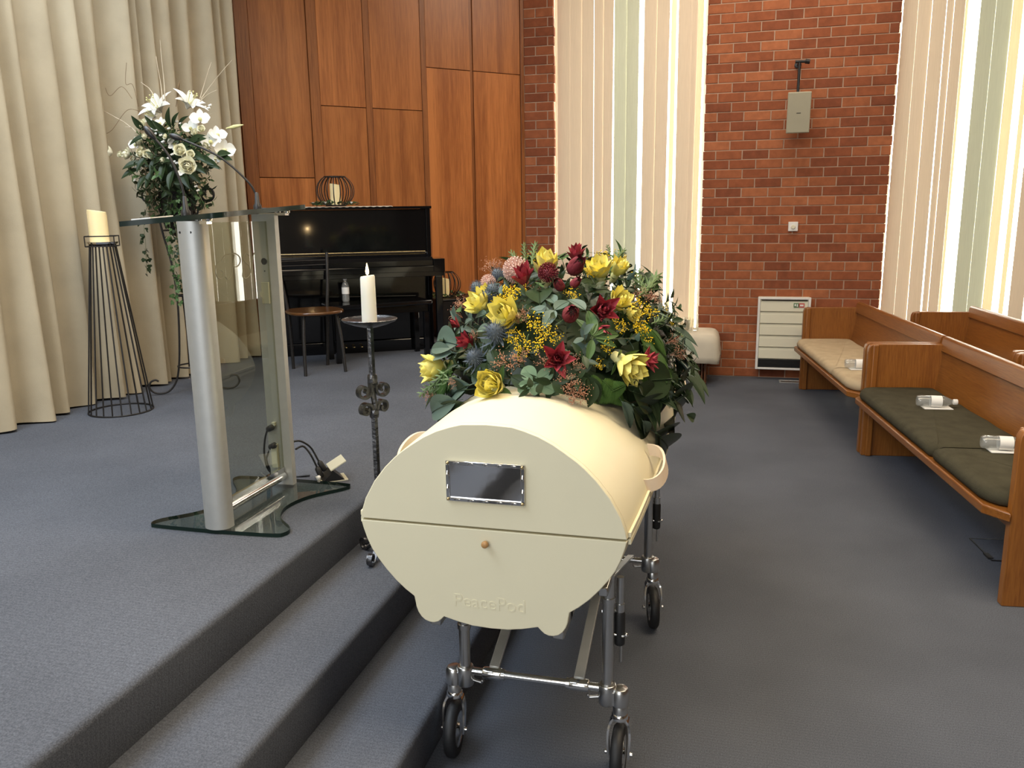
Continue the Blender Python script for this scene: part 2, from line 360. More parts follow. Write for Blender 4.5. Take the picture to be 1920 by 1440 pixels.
class MB:
    """collects vertices and faces of one mesh"""
    def __init__(s): s.v = []; s.f = []; s.mi = []; s.m = 0
    def add(s, vs, fs, X=None):
        b = len(s.v)
        if X is None: s.v += [tuple(p) for p in vs]
        else: s.v += [tuple(X @ Vector(p)) for p in vs]
        s.f += [tuple(i + b for i in f) for f in fs]
        s.mi += [s.m] * len(fs)
        return s
    def box(s, x0, x1, y0, y1, z0, z1, X=None):
        v = [(x0, y0, z0), (x1, y0, z0), (x1, y1, z0), (x0, y1, z0), (x0, y0, z1), (x1, y0, z1), (x1, y1, z1), (x0, y1, z1)]
        f = [(3, 2, 1, 0), (4, 5, 6, 7), (0, 1, 5, 4), (1, 2, 6, 5), (2, 3, 7, 6), (3, 0, 4, 7)]
        return s.add(v, f, X)
    def prism(s, poly, z0, z1, X=None):
        """poly counter-clockwise in local xy, extruded along local z"""
        n = len(poly)
        v = [(p[0], p[1], z0) for p in poly] + [(p[0], p[1], z1) for p in poly]
        f = [tuple(range(n - 1, -1, -1)), tuple(range(n, 2 * n))]
        f += [(i, (i + 1) % n, n + (i + 1) % n, n + i) for i in range(n)]
        return s.add(v, f, X)
    def lathe(s, prof, seg=20, X=None, cap0=True, cap1=True):
        """prof: list of (radius, z) from bottom to top"""
        v = []; f = []
        k = len(prof)
        for r, z in prof:
            for i in range(seg):
                a = 2 * PI * i / seg
                v.append((r * cos(a), r * sin(a), z))
        for j in range(k - 1):
            for i in range(seg):
                a, b = j * seg + i, j * seg + (i + 1) % seg
                f.append((a, b, b + seg, a + seg))
        if cap0: f.append(tuple(range(seg - 1, -1, -1)))
        if cap1: f.append(tuple((k - 1) * seg + i for i in range(seg)))
        return s.add(v, f, X)
    def tube(s, path, r, seg=8, closed=False, X=None, flat=None):
        """round (or flat=(w,t) strip) bar swept along a path"""
        P = [Vector(p) for p in path]; n = len(P)
        R = r if isinstance(r, (list, tuple)) else [r] * n
        v = []; f = []
        tang = []
        for i in range(n):
            a = P[(i - 1) % n] if (closed or i > 0) else P[i]
            b = P[(i + 1) % n] if (closed or i < n - 1) else P[i]
            t = (b - a)
            tang.append(t.normalized() if t.length > 1e-9 else Vector((0, 0, 1)))
        up = Vector((0, 0, 1)) if abs(tang[0].z) < 0.9 else Vector((1, 0, 0))
        N = (up - tang[0] * up.dot(tang[0])).normalized()
        for i in range(n):
            if i: 
                N = N - tang[i] * N.dot(tang[i])
                N = N.normalized() if N.length > 1e-6 else tang[i].orthogonal().normalized()
            B = tang[i].cross(N)
            for j in range(seg):
                a = 2 * PI * j / seg
                v.append(P[i] + (N * cos(a) + B * sin(a)) * R[i])
        m = n if closed else n - 1
        for i in range(m):
            for j in range(seg):
                a = i * seg + j; b = i * seg + (j + 1) % seg
                c = ((i + 1) % n) * seg + (j + 1) % seg; d = ((i + 1) % n) * seg + j
                f.append((a, b, c, d))
        if not closed:
            f.append(tuple(range(seg - 1, -1, -1)))
            f.append(tuple((n - 1) * seg + j for j in range(seg)))
        return s.add(v, f, X)
    def strip(s, path, W, w, t, X=None):
        """flat bar: path points, W = constant width direction, w wide, t thick"""
        P = [Vector(p) for p in path]; n = len(P); W = Vector(W).normalized()
        v = []; f = []
        for i in range(n):
            a = P[max(i - 1, 0)]; b = P[min(i + 1, n - 1)]
            N = (b - a).normalized().cross(W).normalized()
            for sw, st in ((-1, -1), (1, -1), (1, 1), (-1, 1)):
                v.append(P[i] + W * (sw * w / 2) + N * (st * t / 2))
        for i in range(n - 1):
            for j in range(4):
                f.append((i * 4 + j, i * 4 + (j + 1) % 4, i * 4 + 4 + (j + 1) % 4, i * 4 + 4 + j))
        f += [(3, 2, 1, 0), tuple((n - 1) * 4 + j for j in range(4))]
        return s.add(v, f, X)
    def ball(s, r, X=None, seg=10, rings=6, sz=1.0):
        prof = [(max(r * sin(PI * i / rings), 1e-4), -r * sz * cos(PI * i / rings)) for i in range(rings + 1)]
        return s.lathe(prof, seg, X, False, False)
    def ico(s, r, c):
        p = [(1, 0, 0), (-1, 0, 0), (0, 1, 0), (0, -1, 0), (0, 0, 1), (0, 0, -1)]
        f = [(0, 2, 4), (2, 1, 4), (1, 3, 4), (3, 0, 4), (2, 0, 5), (1, 2, 5), (3, 1, 5), (0, 3, 5)]
        k = r * 0.72
        for a, b in ((0, 2), (2, 1), (1, 3), (3, 0), (0, 4), (2, 4), (1, 4), (3, 4), (0, 5), (2, 5), (1, 5), (3, 5)):
            pass
        # octahedron refined once
        vs = [Vector(q) for q in p]; fs = []
        cache = {}
        def mid(a, b):
            key = (min(a, b), max(a, b))
            if key not in cache:
                vs.append((vs[a] + vs[b]).normalized()); cache[key] = len(vs) - 1
            return cache[key]
        for a, b, d in f:
            x, y, z = mid(a, b), mid(b, d), mid(d, a)
            fs += [(a, x, z), (x, b, y), (z, y, d), (x, y, z)]
        c = Vector(c)
        return s.add([c + q * r for q in vs], fs)
    def leaf(s, L, w, curl=0.0, fold=0.15, X=None, nu=7, pw=0.9, tip=1.0, base=0.0):
        """blade along +Y, face to +Z; curl bends it towards +Z, fold lifts its sides"""
        v = []; f = []
        y = z = 0.0; a = 0.0
        for i in range(nu + 1):
            t = i / nu
            wid = w * 0.5 * (sin(PI * min(1, t ** pw * 0.98 + 0.01)) ** tip) + base * w * 0.5 * (1 - t)
            if i == nu: wid = max(wid * 0.1, 0.0005)
            for k in (-1, -0.5, 0, 0.5, 1):
                v.append((k * wid, y - sin(a) * fold * abs(k) * wid, z + cos(a) * fold * abs(k) * wid * 1.6))
            y += cos(a) * L / nu; z += sin(a) * L / nu; a += curl / nu
        for i in range(nu):
            for k in range(4):
                b = i * 5 + k
                f.append((b, b + 1, b + 6, b + 5))
        return s.add(v, f, X)
    def shift(s, o):
        o = Vector(o); s.v = [tuple(Vector(p) - o) for p in s.v]; return s
    def mesh(s, name, mats, smooth=40):
        me = bpy.data.meshes.new(name)
        me.from_pydata(s.v, [], s.f)
        for m in (mats if isinstance(mats, (list, tuple)) else [mats]): me.materials.append(m)
        me.polygons.foreach_set('material_index', s.mi)
        if smooth:
            me.polygons.foreach_set('use_smooth', [True] * len(s.f))
            me.set_sharp_from_angle(angle=math.radians(smooth))
        me.update()
        return me

def bevel(o, w, seg=2):
    b = o.modifiers.new('bevel', 'BEVEL'); b.width = w; b.segments = seg
    b.limit_method = 'ANGLE'; b.angle_limit = math.radians(40); b.harden_normals = False
    return o

def put(name, me, parent=None, X=None):
    o = bpy.data.objects.new(name, me)
    COL.objects.link(o)
    if parent is not None: o.parent = parent
    if X is not None: o.matrix_local = X
    return o

def part(name, mb, mat, parent=None, smooth=40, bev=0, seg=2, label=None, world=False):
    """one mesh object; world=True: the vertices are given in room coordinates and moved into the parent's frame"""
    if world and parent is not None:
        r = parent
        inv = parent.matrix_basis.inverted()
        if parent.parent is not None: inv = inv @ parent.parent.matrix_basis.inverted()
        mb.v = [tuple(inv @ Vector(p)) for p in mb.v]
    o = put(name, mb.mesh(name, mat, smooth), parent)
    if bev: bevel(o, bev, seg)
    if label: o['label'] = label
    return o

def tag(o, label, cat, group=None):
    o['label'] = label; o['category'] = cat
    if group: o['group'] = group
    return o

def thing(name, label, cat, loc=(0, 0, 0), rz=0.0, group=None):
    o = bpy.data.objects.new(name, None)
    o.empty_display_size = 0.05
    COL.objects.link(o)
    o.location = loc; o.rotation_euler = (0, 0, rz)
    o.matrix_basis = T(*loc) @ RZ(rz)
    return tag(o, label, cat, group)

def struct(name, mb, mat, parent=None, smooth=30, bev=0):
    o = part(name, mb, mat, parent, smooth, bev)
    if parent is None: o['kind'] = 'structure'
    return o

def copy_tree(o, parent=None):
    c = o.copy(); COL.objects.link(c)
    if parent is not None: c.parent = parent
    for ch in list(o.children): copy_tree(ch, c)
    return c

def place(o, loc, rz=0.0, rot=None):
    o.matrix_basis = T(*loc) @ (rot if rot is not None else RZ(rz))
    return o

def arc(cx, cy, r, a0, a1, n):
    return [(cx + r * cos(a0 + (a1 - a0) * i / n), cy + r * sin(a0 + (a1 - a0) * i / n)) for i in range(n + 1)]

def spline(pts, n=6):
    """Catmull-Rom through points"""
    P = [Vector(p) for p in pts]; out = []
    for i in range(len(P) - 1):
        p0 = P[max(i - 1, 0)]; p1 = P[i]; p2 = P[i + 1]; p3 = P[min(i + 2, len(P) - 1)]
        for k in range(n):
            t = k / n
            out.append(0.5 * ((2 * p1) + (p2 - p0) * t + (2 * p0 - 5 * p1 + 4 * p2 - p3) * t * t + (3 * p1 - p0 - 3 * p2 + p3) * t ** 3))
    out.append(P[-1])
    return out

def rounded(x0, x1, y0, y1, r, n=4):
    c = []
    for cx, cy, a in ((x1 - r, y1 - r, 0), (x0 + r, y1 - r, PI / 2), (x0 + r, y0 + r, PI), (x1 - r, y0 + r, 1.5 * PI)):
        c += arc(cx, cy, r, a, a + PI / 2, n)
    return c

def text_mesh(txt, size, depth):
    cu = bpy.data.curves.new('lettering', 'FONT')
    cu.body = txt; cu.size = size; cu.extrude = depth; cu.align_x = 'CENTER'
    o = bpy.data.objects.new('lettering', cu)
    COL.objects.link(o)
    dg = bpy.context.evaluated_depsgraph_get()
    me = bpy.data.meshes.new_from_object(o.evaluated_get(dg))
    bpy.data.objects.remove(o); bpy.data.curves.remove(cu)
    return me
# ------------------------------------------------------------------ the setting
STG = 0.51
m = MB(); m.box(-4.2, 6.2, -5.2, 8.6, -0.12, 0.0)
struct('floor', m, M['carpet'])
def nose(x, z, r=0.022):
    return [(x + 0.0, z - r)] + [(x - r + r * cos(a), z - r + r * sin(a)) for a in (PI / 8, PI / 4, 3 * PI / 8, PI / 2)]
prof = [(-4.1, 0.001), (-0.815, 0.001)] + nose(-0.800, 0.17) + [(-1.090, 0.17)] + nose(-1.072, 0.34) + [(-1.366, 0.34)] + nose(-1.348, 0.51) + [(-4.1, 0.51)]
m = MB(); m.prism(prof, -8.25, 5.2, RX(PI / 2))
struct('floor_stage_steps', m, M['carpet'], smooth=35)
m = MB(); m.box(-4.2, 6.2, -5.2, 8.6, 4.4, 4.52)
struct('ceiling', m, M['ceiling'])
m = MB(); m.box(-4.2, 6.2, -5.2, -5.0, 0, 4.4); struct('wall_south', m, M['plaster'])
m = MB(); m.box(6.0, 6.2, -5.0, 8.6, 0, 4.4); struct('wall_east', m, M['dark_wall'])
m = MB(); m.box(-4.2, -4.0, -5.0, 6.9, 0, 4.4); struct('wall_west', m, M['plaster'])

# brick wall: every brick a raised block in front of the raked mortar
def bricks(mb, x0, x1, zmax, seed):
    rnd = random.Random(seed)
    k = 0
    while (k + 1) * 0.086 < zmax:
        z = k * 0.086
        x = x0 + rnd.uniform(-0.004, 0.004)
        first = 0.23 if k % 2 else 0.11
        while x < x1 - 0.03:
            e = min(x + first, x1 + rnd.uniform(-0.006, 0.006))
            if x1 - e < 0.035: e = x1 + rnd.uniform(-0.006, 0.006)
            d = rnd.uniform(-0.002, 0.002)
            y0 = 8.25 + d
            c = 0.003
            v = [(x, 8.32, z + .006), (e, 8.32, z + .006), (e, 8.32, z + .083), (x, 8.32, z + .083),
                 (x, y0 + c, z + .005), (e, y0 + c, z + .005), (e, y0 + c, z + .083), (x, y0 + c, z + .083),
                 (x + c, y0, z + .006 + c), (e - c, y0, z + .006 + c), (e - c, y0, z + .083 - c), (x + c, y0, z + .083 - c)]
            mb.add(v, [(0, 1, 5, 4), (1, 2, 6, 5), (2, 3, 7, 6), (3, 0, 4, 7), (4, 5, 9, 8), (5, 6, 10, 9), (6, 7, 11, 10), (7, 4, 8, 11), (8, 9, 10, 11)])
            x = e + 0.010
            first = 0.23
        k += 1
m = MB()
m.m = 1
for a, b in ((-2.03, -1.728), (-0.262, 1.352), (3.432, 6.0)): m.box(a, b, 8.2545, 8.46, 0, 4.4)
for a, b in ((-1.728, -0.262), (1.352, 3.432)):
    m.box(a, b, 8.257, 8.46, 4.28, 4.4)
    m.box(a, b, 8.36, 8.46, 0.0, 0.06)
m.m = 0
bricks(m, -2.012, -1.72, 4.38, 3); bricks(m, -0.275, 1.362, 4.38, 5); bricks(m, 3.425, 6.0, 4.38, 9)
struct('wall_north', m, [M['brick'], M['mortar']], smooth=0)

# timber wall at 45 degrees
n45 = 0.70710678
WX = basis((-n45, -n45, 0), (n45, -n45, 0), (0, 0, 1), (-2.02, 8.25, 0))
wall = bpy.data.objects.new('wall_northwest', None); COL.objects.link(wall)
wall['kind'] = 'structure'
wall.matrix_basis = WX
m = MB(); m.box(-0.02, 3.3, -0.25, -0.022, 0, 4.4)
part('backing', m, M['groove'], wall, 0)
seams = [((0.04, 0.552), 2.925), ((0.588, 1.040), 2.925), ((1.095, 1.578), 2.54), ((1.640, 2.052), 2.54), ((2.145, 2.62), 1.93), ((2.74, 3.25), 2.54)]
for (a, b), z in seams:
    for z0, z1 in ((STG, z - .003), (z + .003, 4.4)):
        m = MB(); m.box(a, b, -0.022, 0.0, z0, z1)
        o = part('veneer_panel', m, M['panel'], wall, 0, 0.0015, 1)
for a, b, y in ((0.0, 0.036, 0.012), (0.556, 0.584, -0.012), (1.043, 1.092, 0.004), (1.581, 1.637, 0.003), (2.056, 2.141, 0.010), (2.625, 2.735, 0.012)):
    m = MB(); m.box(a, b, -0.022, y, STG, 4.4)
    part('batten', m, M['batten'], wall, 0, 0.002, 1)

# windows: frame, panes
def window(name, x0, x1, mull):
    w = bpy.data.objects.new(name, None); COL.objects.link(w); w['kind'] = 'structure'
    w.matrix_basis = T(x0, 8.41, 0.06)
    m = MB(); W_ = x1 - x0; H_ = 4.22
    for a, b, c, d in ((0, .04, 0, H_), (W_ - .04, W_, 0, H_), (0.04, W_ - .04, 0, .05), (0.04, W_ - .04, H_ - .05, H_)): m.box(a, b, -.02, .03, c, d)
    for q in mull: m.box(q - .02, q + .02, -.02, .03, .05, H_ - .05)
    part('window_frame', m, M['winframe'], w, 0)
    xs = [0.04] + list(mull) + [W_ - .04]
    for a, b in zip(xs[:-1], xs[1:]):
        m = MB(); m.box(a + .02, b - .02, 0, .006, .05, H_ - .05)
        part('pane', m, M['pane'], w, 0)
window('window_1', -1.728, -0.262, (0.735,))
window('window_2', 1.352, 3.432, (0.70, 1.40))

# ------------------------------------------------------------------ curtain and blinds
def curtain():
    rnd = random.Random(12)
    ys = []; xs = []
    y = -1.2; k = 0
    while y < 5.9:
        ys.append(y); xs.append((1 if k % 2 else -1) * rnd.uniform(0.3, 1.05))
        y += rnd.choice((rnd.uniform(0.045, 0.08), rnd.uniform(0.08, 0.15))); k += 1
    ys.append(5.9); xs.append(0)
    def fold(yq):
        for i in range(len(ys) - 1):
            if ys[i] <= yq <= ys[i + 1]:
                t = (yq - ys[i]) / (ys[i + 1] - ys[i]); t = t * t * (3 - 2 * t)
                return xs[i] * (1 - t) + xs[i + 1] * t
        return xs[-1]
    m = MB(); nz = 12; cols = []
    q = -1.2
    while q < 5.86: cols.append(q); q += 0.0135
    v = []; f = []
    for i, yq in enumerate(cols):
        b = fold(yq)
        for j in range(nz + 1):
            t = j / nz
            z = 0.522 + t * 3.75
            amp = 0.092 - 0.030 * t
            x = -3.665 + b * amp + 0.012 * sin(yq * 9 + z * 1.3) + 0.01 * sin(yq * 23 + z * 2.1) * (1 - t)
            if j == 0: z += 0.004 * sin(yq * 17)
            v.append((x, yq + 0.02 * sin(z * 0.9 + yq * 2) , z))
    n = nz + 1
    for i in range(len(cols) - 1):
        for j in range(nz): f.append((i * n + j, i * n + n + j, i * n + n + j + 1, i * n + j + 1))
    m.add(v, f)
    o = part('curtain', m, M['curtain'], None, 70)
    tag(o, 'floor-length beige pleated curtain hanging along the stage side wall', 'curtain')
curtain()

def blind(name, label, slats, x0, x1):
    t = thing(name, label, 'blind', (x0, 8.335, 4.2), 0, 'vertical window blinds')
    m = MB(); m.box(0, x1 - x0, -.02, .025, 0.02, .07); part('head_rail', m, M['white'], t, 0)
    m = MB()
    fit = [list(q) for q in slats]
    for p_, q_ in zip(fit[:-1], fit[1:]):          # neighbouring slats just meet
        for u_, w_ in ((1, 0), (3, 2)):
            if p_[u_] > q_[w_]: p_[u_] = q_[w_] = (p_[u_] + q_[w_]) / 2
    for i, (a0, a1, b0, b1, mi) in enumerate(fit):
        m.m = mi
        dy = 0.001 if i % 2 else -0.001
        tw = 0.0015
        v = []; N = 6
        for j in range(N + 1):
            u = j / N; z = 0.02 - u * 4.1
            for k in range(4):
                s = k / 3
                x = (a0 + (a1 - a0) * s) * (1 - u) + (b0 + (b1 - b0) * s) * u - x0
                v.append((x, dy + tw * (s - .5) * 2 - 0.002 * sin(PI * s), z))
        f = []
        for j in range(N):
            for k in range(3):
                b = j * 4 + k; f.append((b, b + 4, b + 5, b + 1))
        m.add(v, f)
    part('louvres', m, [M['blind'], M['blind_green_lit'], M['blind_backlit']], t, 60)
blind('vertical_blind', 'cream vertical blind at the window directly behind the casket flowers', [
    (-1.697, -1.565, -1.697, -1.565, 0), (-1.577, -1.45, -1.577, -1.45, 0), (-1.46, -1.335, -1.46, -1.337, 0), (-1.345, -1.24, -1.330, -1.238, 0),
    (-1.25, -1.145, -1.245, -1.160, 0), (-1.150, -1.02, -1.130, -1.01, 1), (-1.03, -0.908, -1.02, -0.906, 1),
    (-0.862, -0.735, -0.862, -0.735, 0), (-0.745, -0.622, -0.745, -0.630, 0), (-0.612, -0.560, -0.602, -0.566, 2),
    (-0.548, -0.42, -0.533, -0.415, 0), (-0.425, -0.355, -0.42, -0.372, 0), (-0.365, -0.312, -0.372, -0.318, 2)], -1.72, -0.27)
blind('vertical_blind', 'cream vertical blind at the window behind the rear pews', [
    (1.388, 1.512, 1.388, 1.512, 0), (1.505, 1.625, 1.505, 1.625, 0), (1.617, 1.738, 1.615, 1.734, 0), (1.728, 1.80, 1.748, 1.80, 0), (1.79, 1.885, 1.79, 1.885, 0),
    (1.878, 1.905, 1.878, 1.905, 2), (2.0, 2.125, 2.0, 2.125, 1), (2.115, 2.255, 2.115, 2.25, 1), (2.245, 2.33, 2.24, 2.325, 2), (2.385, 2.425, 2.38, 2.422, 2),
    (2.46, 2.585, 2.46, 2.58, 0), (2.60, 2.725, 2.60, 2.72, 0), (2.77, 2.89, 2.77, 2.89, 0), (2.88, 3.0, 2.88, 3.0, 0), (3.01, 3.13, 3.01, 3.13, 0), (3.12, 3.25, 3.12, 3.25, 0), (3.26, 3.38, 3.26, 3.38, 0)], 1.36, 3.42)
# ------------------------------------------------------------------ casket on its trolley
CX, CY0, CY1, SEAM = -0.585, 1.95, 3.95, 0.79
UP = [(0, 1.074), (.068, 1.0705), (.098, 1.0625), (.137, 1.049), (.173, 1.031), (.205, 1.010), (.235, .989), (.255, .972), (.285, .942), (.318, .900), (.346, .850), (.358, .815), (.363, .793)]
LO = [(.362, .787), (.357, .765), (.347, .734), (.335, .707), (.318, .680), (.295, .650), (.268, .620), (.24, .595), (.206, .568), (.16, .543), (.13, .528), (.09, .516), (.05, .509), (0, .507)]
LOBE = [(.362, .787), (.357, .765), (.347, .734), (.335, .707), (.318, .680), (.295, .650), (.268, .620), (.24, .595), (.216, .578), (.213, .562), (.211, .548), (.206, .533), (.197, .519), (.186, .510), (.172, .5055), (.160, .5055), (.148, .510), (.139, .518), (.131, .5265), (.09, .516), (.05, .509), (0, .507)]
def bulge(y):
    t = (y - CY0) / (CY1 - CY0)
    return 1 + 0.085 * sin(PI * max(0, min(1, t))) ** 0.8 if 0 < t < 1 else 1.0
def casket_top(x, y):
    u = abs(x - CX) / bulge(y)
    if u > .363: return 0.0
    for (a, za), (b, zb) in zip(UP[:-1], UP[1:]):
        if a <= u <= b: return za + (zb - za) * (u - a) / (b - a)
    return 1.074
casket = thing('casket', 'cream rounded casket on a chrome trolley in the aisle', 'casket', (CX, CY0, 0.5))
def loft(half, ys, scale=1.0):
    """closed body swept along the casket from a half outline mirrored in x"""
    poly = [(u, z) for u, z in half] + [(-u, z) for u, z in reversed(half) if u > 0]
    n = len(poly); v = []; f = []
    for y in ys:
        s = bulge(y) * scale
        for u, z in poly: v.append((CX + u * s, y, z))
    for k in range(len(ys) - 1):
        for i in range(n):
            a = k * n + i; b = k * n + (i + 1) % n
            f.append((a, b, b + n, a + n))
    f.append(tuple(range(n))); f.append(tuple((len(ys) - 1) * n + i for i in range(n - 1, -1, -1)))
    return v, f
ys = [CY0 + 0.018 + (CY1 - CY0 - 0.036) * i / 16 for i in range(17)]
up = list(reversed(UP))            # counter-clockwise seen from the front: right tip over the top
m = MB(); v, f = loft(up, ys); m.add(v, f)
def fixn(o):
    import bmesh
    b = bmesh.new(); b.from_mesh(o.data); bmesh.ops.recalc_face_normals(b, faces=b.faces); b.to_mesh(o.data); b.free()
    return o
fixn(part('lid', m, M['casket'], casket, 50, world=True))
for y0, y1, nm in ((CY0, CY0 + .018, 'lid_end_panel'), (CY1 - .018, CY1, 'lid_end_panel')):
    m = MB(); v, f = loft(up, [y0, y1]); m.add(v, f)
    fixn(bevel(part(nm, m, M['casket'], casket, 30, world=True), 0.002, 2))
m = MB(); v, f = loft(LO, ys); m.add(v, f)
fixn(part('base', m, M['casket'], casket, 50, world=True))
for y0, y1 in ((CY0, CY0 + .018), (CY1 - .018, CY1)):
    m = MB(); v, f = loft(LOBE, [y0, y1]); m.add(v, f)
    fixn(bevel(part('base_end_panel', m, M['casket'], casket, 30, world=True), 0.002, 2))
# bead along the joint of lid and base
for s in (-1, 1):
    m = MB()
    for dz in (0.010, -0.009):
        m.strip([(CX + s * (.3635 * bulge(y) + .002), y, SEAM + dz) for y in ys], (0, 0, 1), 0.013, 0.007)
    part('edge_bead', m, M['casket'], casket, 40, world=True)
# bent-wood loop handles, two on each side
for s in (-1, 1):
    for yc in (2.39, 3.55):
        m = MB()
        L = 0.085; xs = CX + s * (.340 * bulge(yc)); zc = 0.868
        pth = []
        for i in range(15):
            a = PI * i / 14
            pth.append((xs + s * (0.004 + 0.060 * sin(a) ** 0.7), yc - L * cos(a) * (1.0 if i not in (0, 14) else 1.0), zc - .018 - .03 * cos(a)))
        lean = Vector((s * -0.25, 0, 0.95))
        m.strip(pth, lean, 0.037, 0.007)
        part('handle', m, M['bent'], casket, 50, world=True, label='pale bent-wood loop handle')
# name plate
m = MB(); m.box(-.694, -.486, CY0 - .004, CY0, .866, .972)
o = part('name_plate', m, M['plate_metal'], casket, 0, 0.001, 1, 'polished metal name plate', world=True)
plate = o
m = MB()
a0, a1, b0, b1, w, y0, y1 = -.696, -.484, .864, .974, .010, CY0 - .009, CY0 - .002
for x0, x1, z0, z1 in ((a0, a1, b1 - w, b1), (a0, a1, b0, b0 + w), (a0, a0 + w, b0 + w, b1 - w), (a1 - w, a1, b0 + w, b1 - w)): m.box(x0, x1, y0, y1, z0, z1)
for i in range(5):
    xx = a0 + .03 + i * .038
    for zz in (b0 + w / 2, b1 - w / 2):
        m.add([(xx - .012, y0, zz), (xx, y0, zz - .004), (xx + .012, y0, zz), (xx, y0, zz + .004), (xx, y0 - .002, zz)], [(0, 1, 4), (1, 2, 4), (2, 3, 4), (3, 0, 4)])
for i in range(2):
    zz = b0 + .036 + i * .038
    for xx in (a0 + w / 2, a1 - w / 2):
        m.add([(xx - .004, y0, zz), (xx, y0, zz - .012), (xx + .004, y0, zz), (xx, y0, zz + .012), (xx, y0 - .004, zz)], [(0, 1, 4), (1, 2, 4), (2, 3, 4), (3, 0, 4)])
part('plate_frame', m, M['chrome'], plate, 20, 0.0012, 1, world=True)
for x in (a0 + .006, a1 - .006):
    for z in (b0 + .006, b1 - .006):
        m = MB(); m.ball(.0045, T(x, y0 - .0005, z), 10, 6)
        part('screw', m, M['brass'], plate, 60, world=True)
# wooden locking knob and the raised lettering
m = MB(); m.lathe([(.004, 0), (.004, .006), (.0085, .009), (.0098, .014), (.009, .019), (.006, .0215)], 18, T(-.591, CY0 - .0005, .753) @ RX(PI / 2))
part('knob', m, M['knobwood'], casket, 50, label='small turned wooden knob', world=True)
me = text_mesh('PeacePod', 0.052, 0.0007)
me.materials.append(M['casket'])
o = put('raised_lettering', me, casket, T(-.587 - CX, - .0004, .563 - .5) @ RX(PI / 2))

# church trolley
tr = thing('casket_trolley', 'chrome folding trolley on castors carrying the cream casket', 'trolley', (CX, 2.6, 0))
def rod(mb, a, b, r, seg=14): mb.tube([a, b], r, seg)
XL, XR, YF, YB = -0.717, -0.291, 2.12, 3.04
XLB, XRB = -0.90, -0.264
m = MB()
for x in (-0.76, -0.41):
    m.box(x - .016, x + .016, 2.0, 3.75, .470, .502)
for y in (2.12, 3.04, 3.7): m.box(-0.776, -0.394, y - .014, y + .014, .472, .499)
for s in (-1, 1):
    m.box(CX + s * .293 - .013, CX + s * .293 + .013, 2.02, 3.75, .598, .624)
    for y in (2.5, 3.5): m.tube([(CX + s * .29, y, .60), (CX + s * .17, y, .486)], .011, 8)
part('deck_frame', m, M['steel'], tr, 30, 0.003, 1, world=True)
def castor(x, y, side, yaw):
    c = part('castor', MB().lathe([(.021, .185), (.021, .225), (.017, .23)], 16, T(x, y, 0)), M['steel'], tr, 40, world=True)
    Xm = T(x, y, 0.082) @ RZ(yaw)
    tilt = RX(PI / 2)
    # tyre: axis along local x
    X2 = Xm @ T(0, -.022, 0) @ RY(PI / 2)
    m = MB(); m.lathe([(.050, -.015), (.074, -.017), (.0815, -.010), (.083, 0), (.0815, .010), (.074, .017), (.050, .015)], 32, X2, False, False)
    part('tyre', m, M['rubber'], c, 50, world=True, label='black rubber tyre')
    m = MB(); m.lathe([(.008, -.020), (.022, -.018), (.030, -.012), (.046, -.012), (.052, -.016), (.052, .016), (.046, .012), (.030, .012), (.022, .018), (.008, .020)], 24, X2)
    for i in range(5):
        a = 2 * PI * i / 5
        m.tube([(.03 * cos(a), .03 * sin(a), 0), (.05 * cos(a), .05 * sin(a), 0)], .006, 6, False, X2)
    part('hub', m, M['chrome'], c, 40, world=True)
    m = MB()
    for s in (-1, 1):
        pth = [(s * .029, -.022, -.008), (s * .031, -.021, .03), (s * .031, -.014, .065), (s * .026, -.006, .090), (s * .012, 0, .106), (0, 0, .108)]
        m.strip(spline(pth, 4), (0, 1, 0.15), .026, .006, Xm)
        m.lathe([(.007, 0), (.007, .008), (.004, .010)], 10, Xm @ T(s * .031, -.022, 0) @ RY(s * PI / 2))
    m.lathe([(.024, .098), (.024, .112), (.020, .116)], 18, Xm)
    part('fork', m, M['chrome'], c, 45, world=True)
def leg(x, y, cx, side, zt=.49):
    m = MB(); rod(m, (x, y, .25), (x, y, zt), .0165, 16); rod(m, (x, y, zt - .085), (x, y, zt - .07), .020, 16)
    l = part('leg', m, M['steel'], tr, 40, world=True)
    m = MB()
    m.lathe([(.024, .222), (.026, .228), (.026, .278), (.023, .284)], 18, T(x, y, 0))
    a, b = min(x, cx), max(x, cx)
    m.box(a - .006, b + .006, y - .020, y + .020, .226, .268)
    m.lathe([(.025, .224), (.026, .266), (.020, .276), (.008, .279)], 18, T(cx, y, 0))
    m.tube([(x - side * .02, y, .24), (x - side * .052, y - .004, .236), (x - side * .056, y - .006, .246)], .005, 8)
    part('leg_bracket', m, M['steel'], l, 40, 0.002, 1, world=True)
leg(XL, YF, -.752, -1); castor(-.752, YF, -1, 0.10)
leg(XR, YF, -.254, 1, .62); castor(-.254, YF, 1, 0.0)
leg(-0.86, YB, -.735, -1, .60); castor(-.735, YB, -1, -0.15)
leg(XRB, YB, -.244, 1, .66); castor(-.244, YB, 1, 0.22)
m = MB(); rod(m, (XL, YF, .268), (XR, YF, .268), .0115, 14)
for x in (-.632, -.372): m.lathe([(.017, -.028), (.0185, -.024), (.0185, .024), (.017, .028)], 16, T(x, YF, .268) @ RY(PI / 2))
for x in (-.600, -.404): m.lathe([(.0165, -.006), (.0165, .006)], 16, T(x, YF, .268) @ RY(PI / 2))
part('cross_bar', m, M['chrome'], tr, 40, world=True)
m = MB(); rod(m, (-0.86, YB, .262), (XRB, YB, .262), .0115, 14); part('cross_bar', m, M['chrome'], tr, 40, world=True)
for x0, x1 in ((-.628, -.655), (-.374, -.388)):
    m = MB(); m.strip([(x0, YF + .004, .284), (x1, YF + .80, .485)], (1, 0, 0), .030, .012)
    part('folding_brace', m, M['alu'], tr, 30, 0.002, 1, world=True)
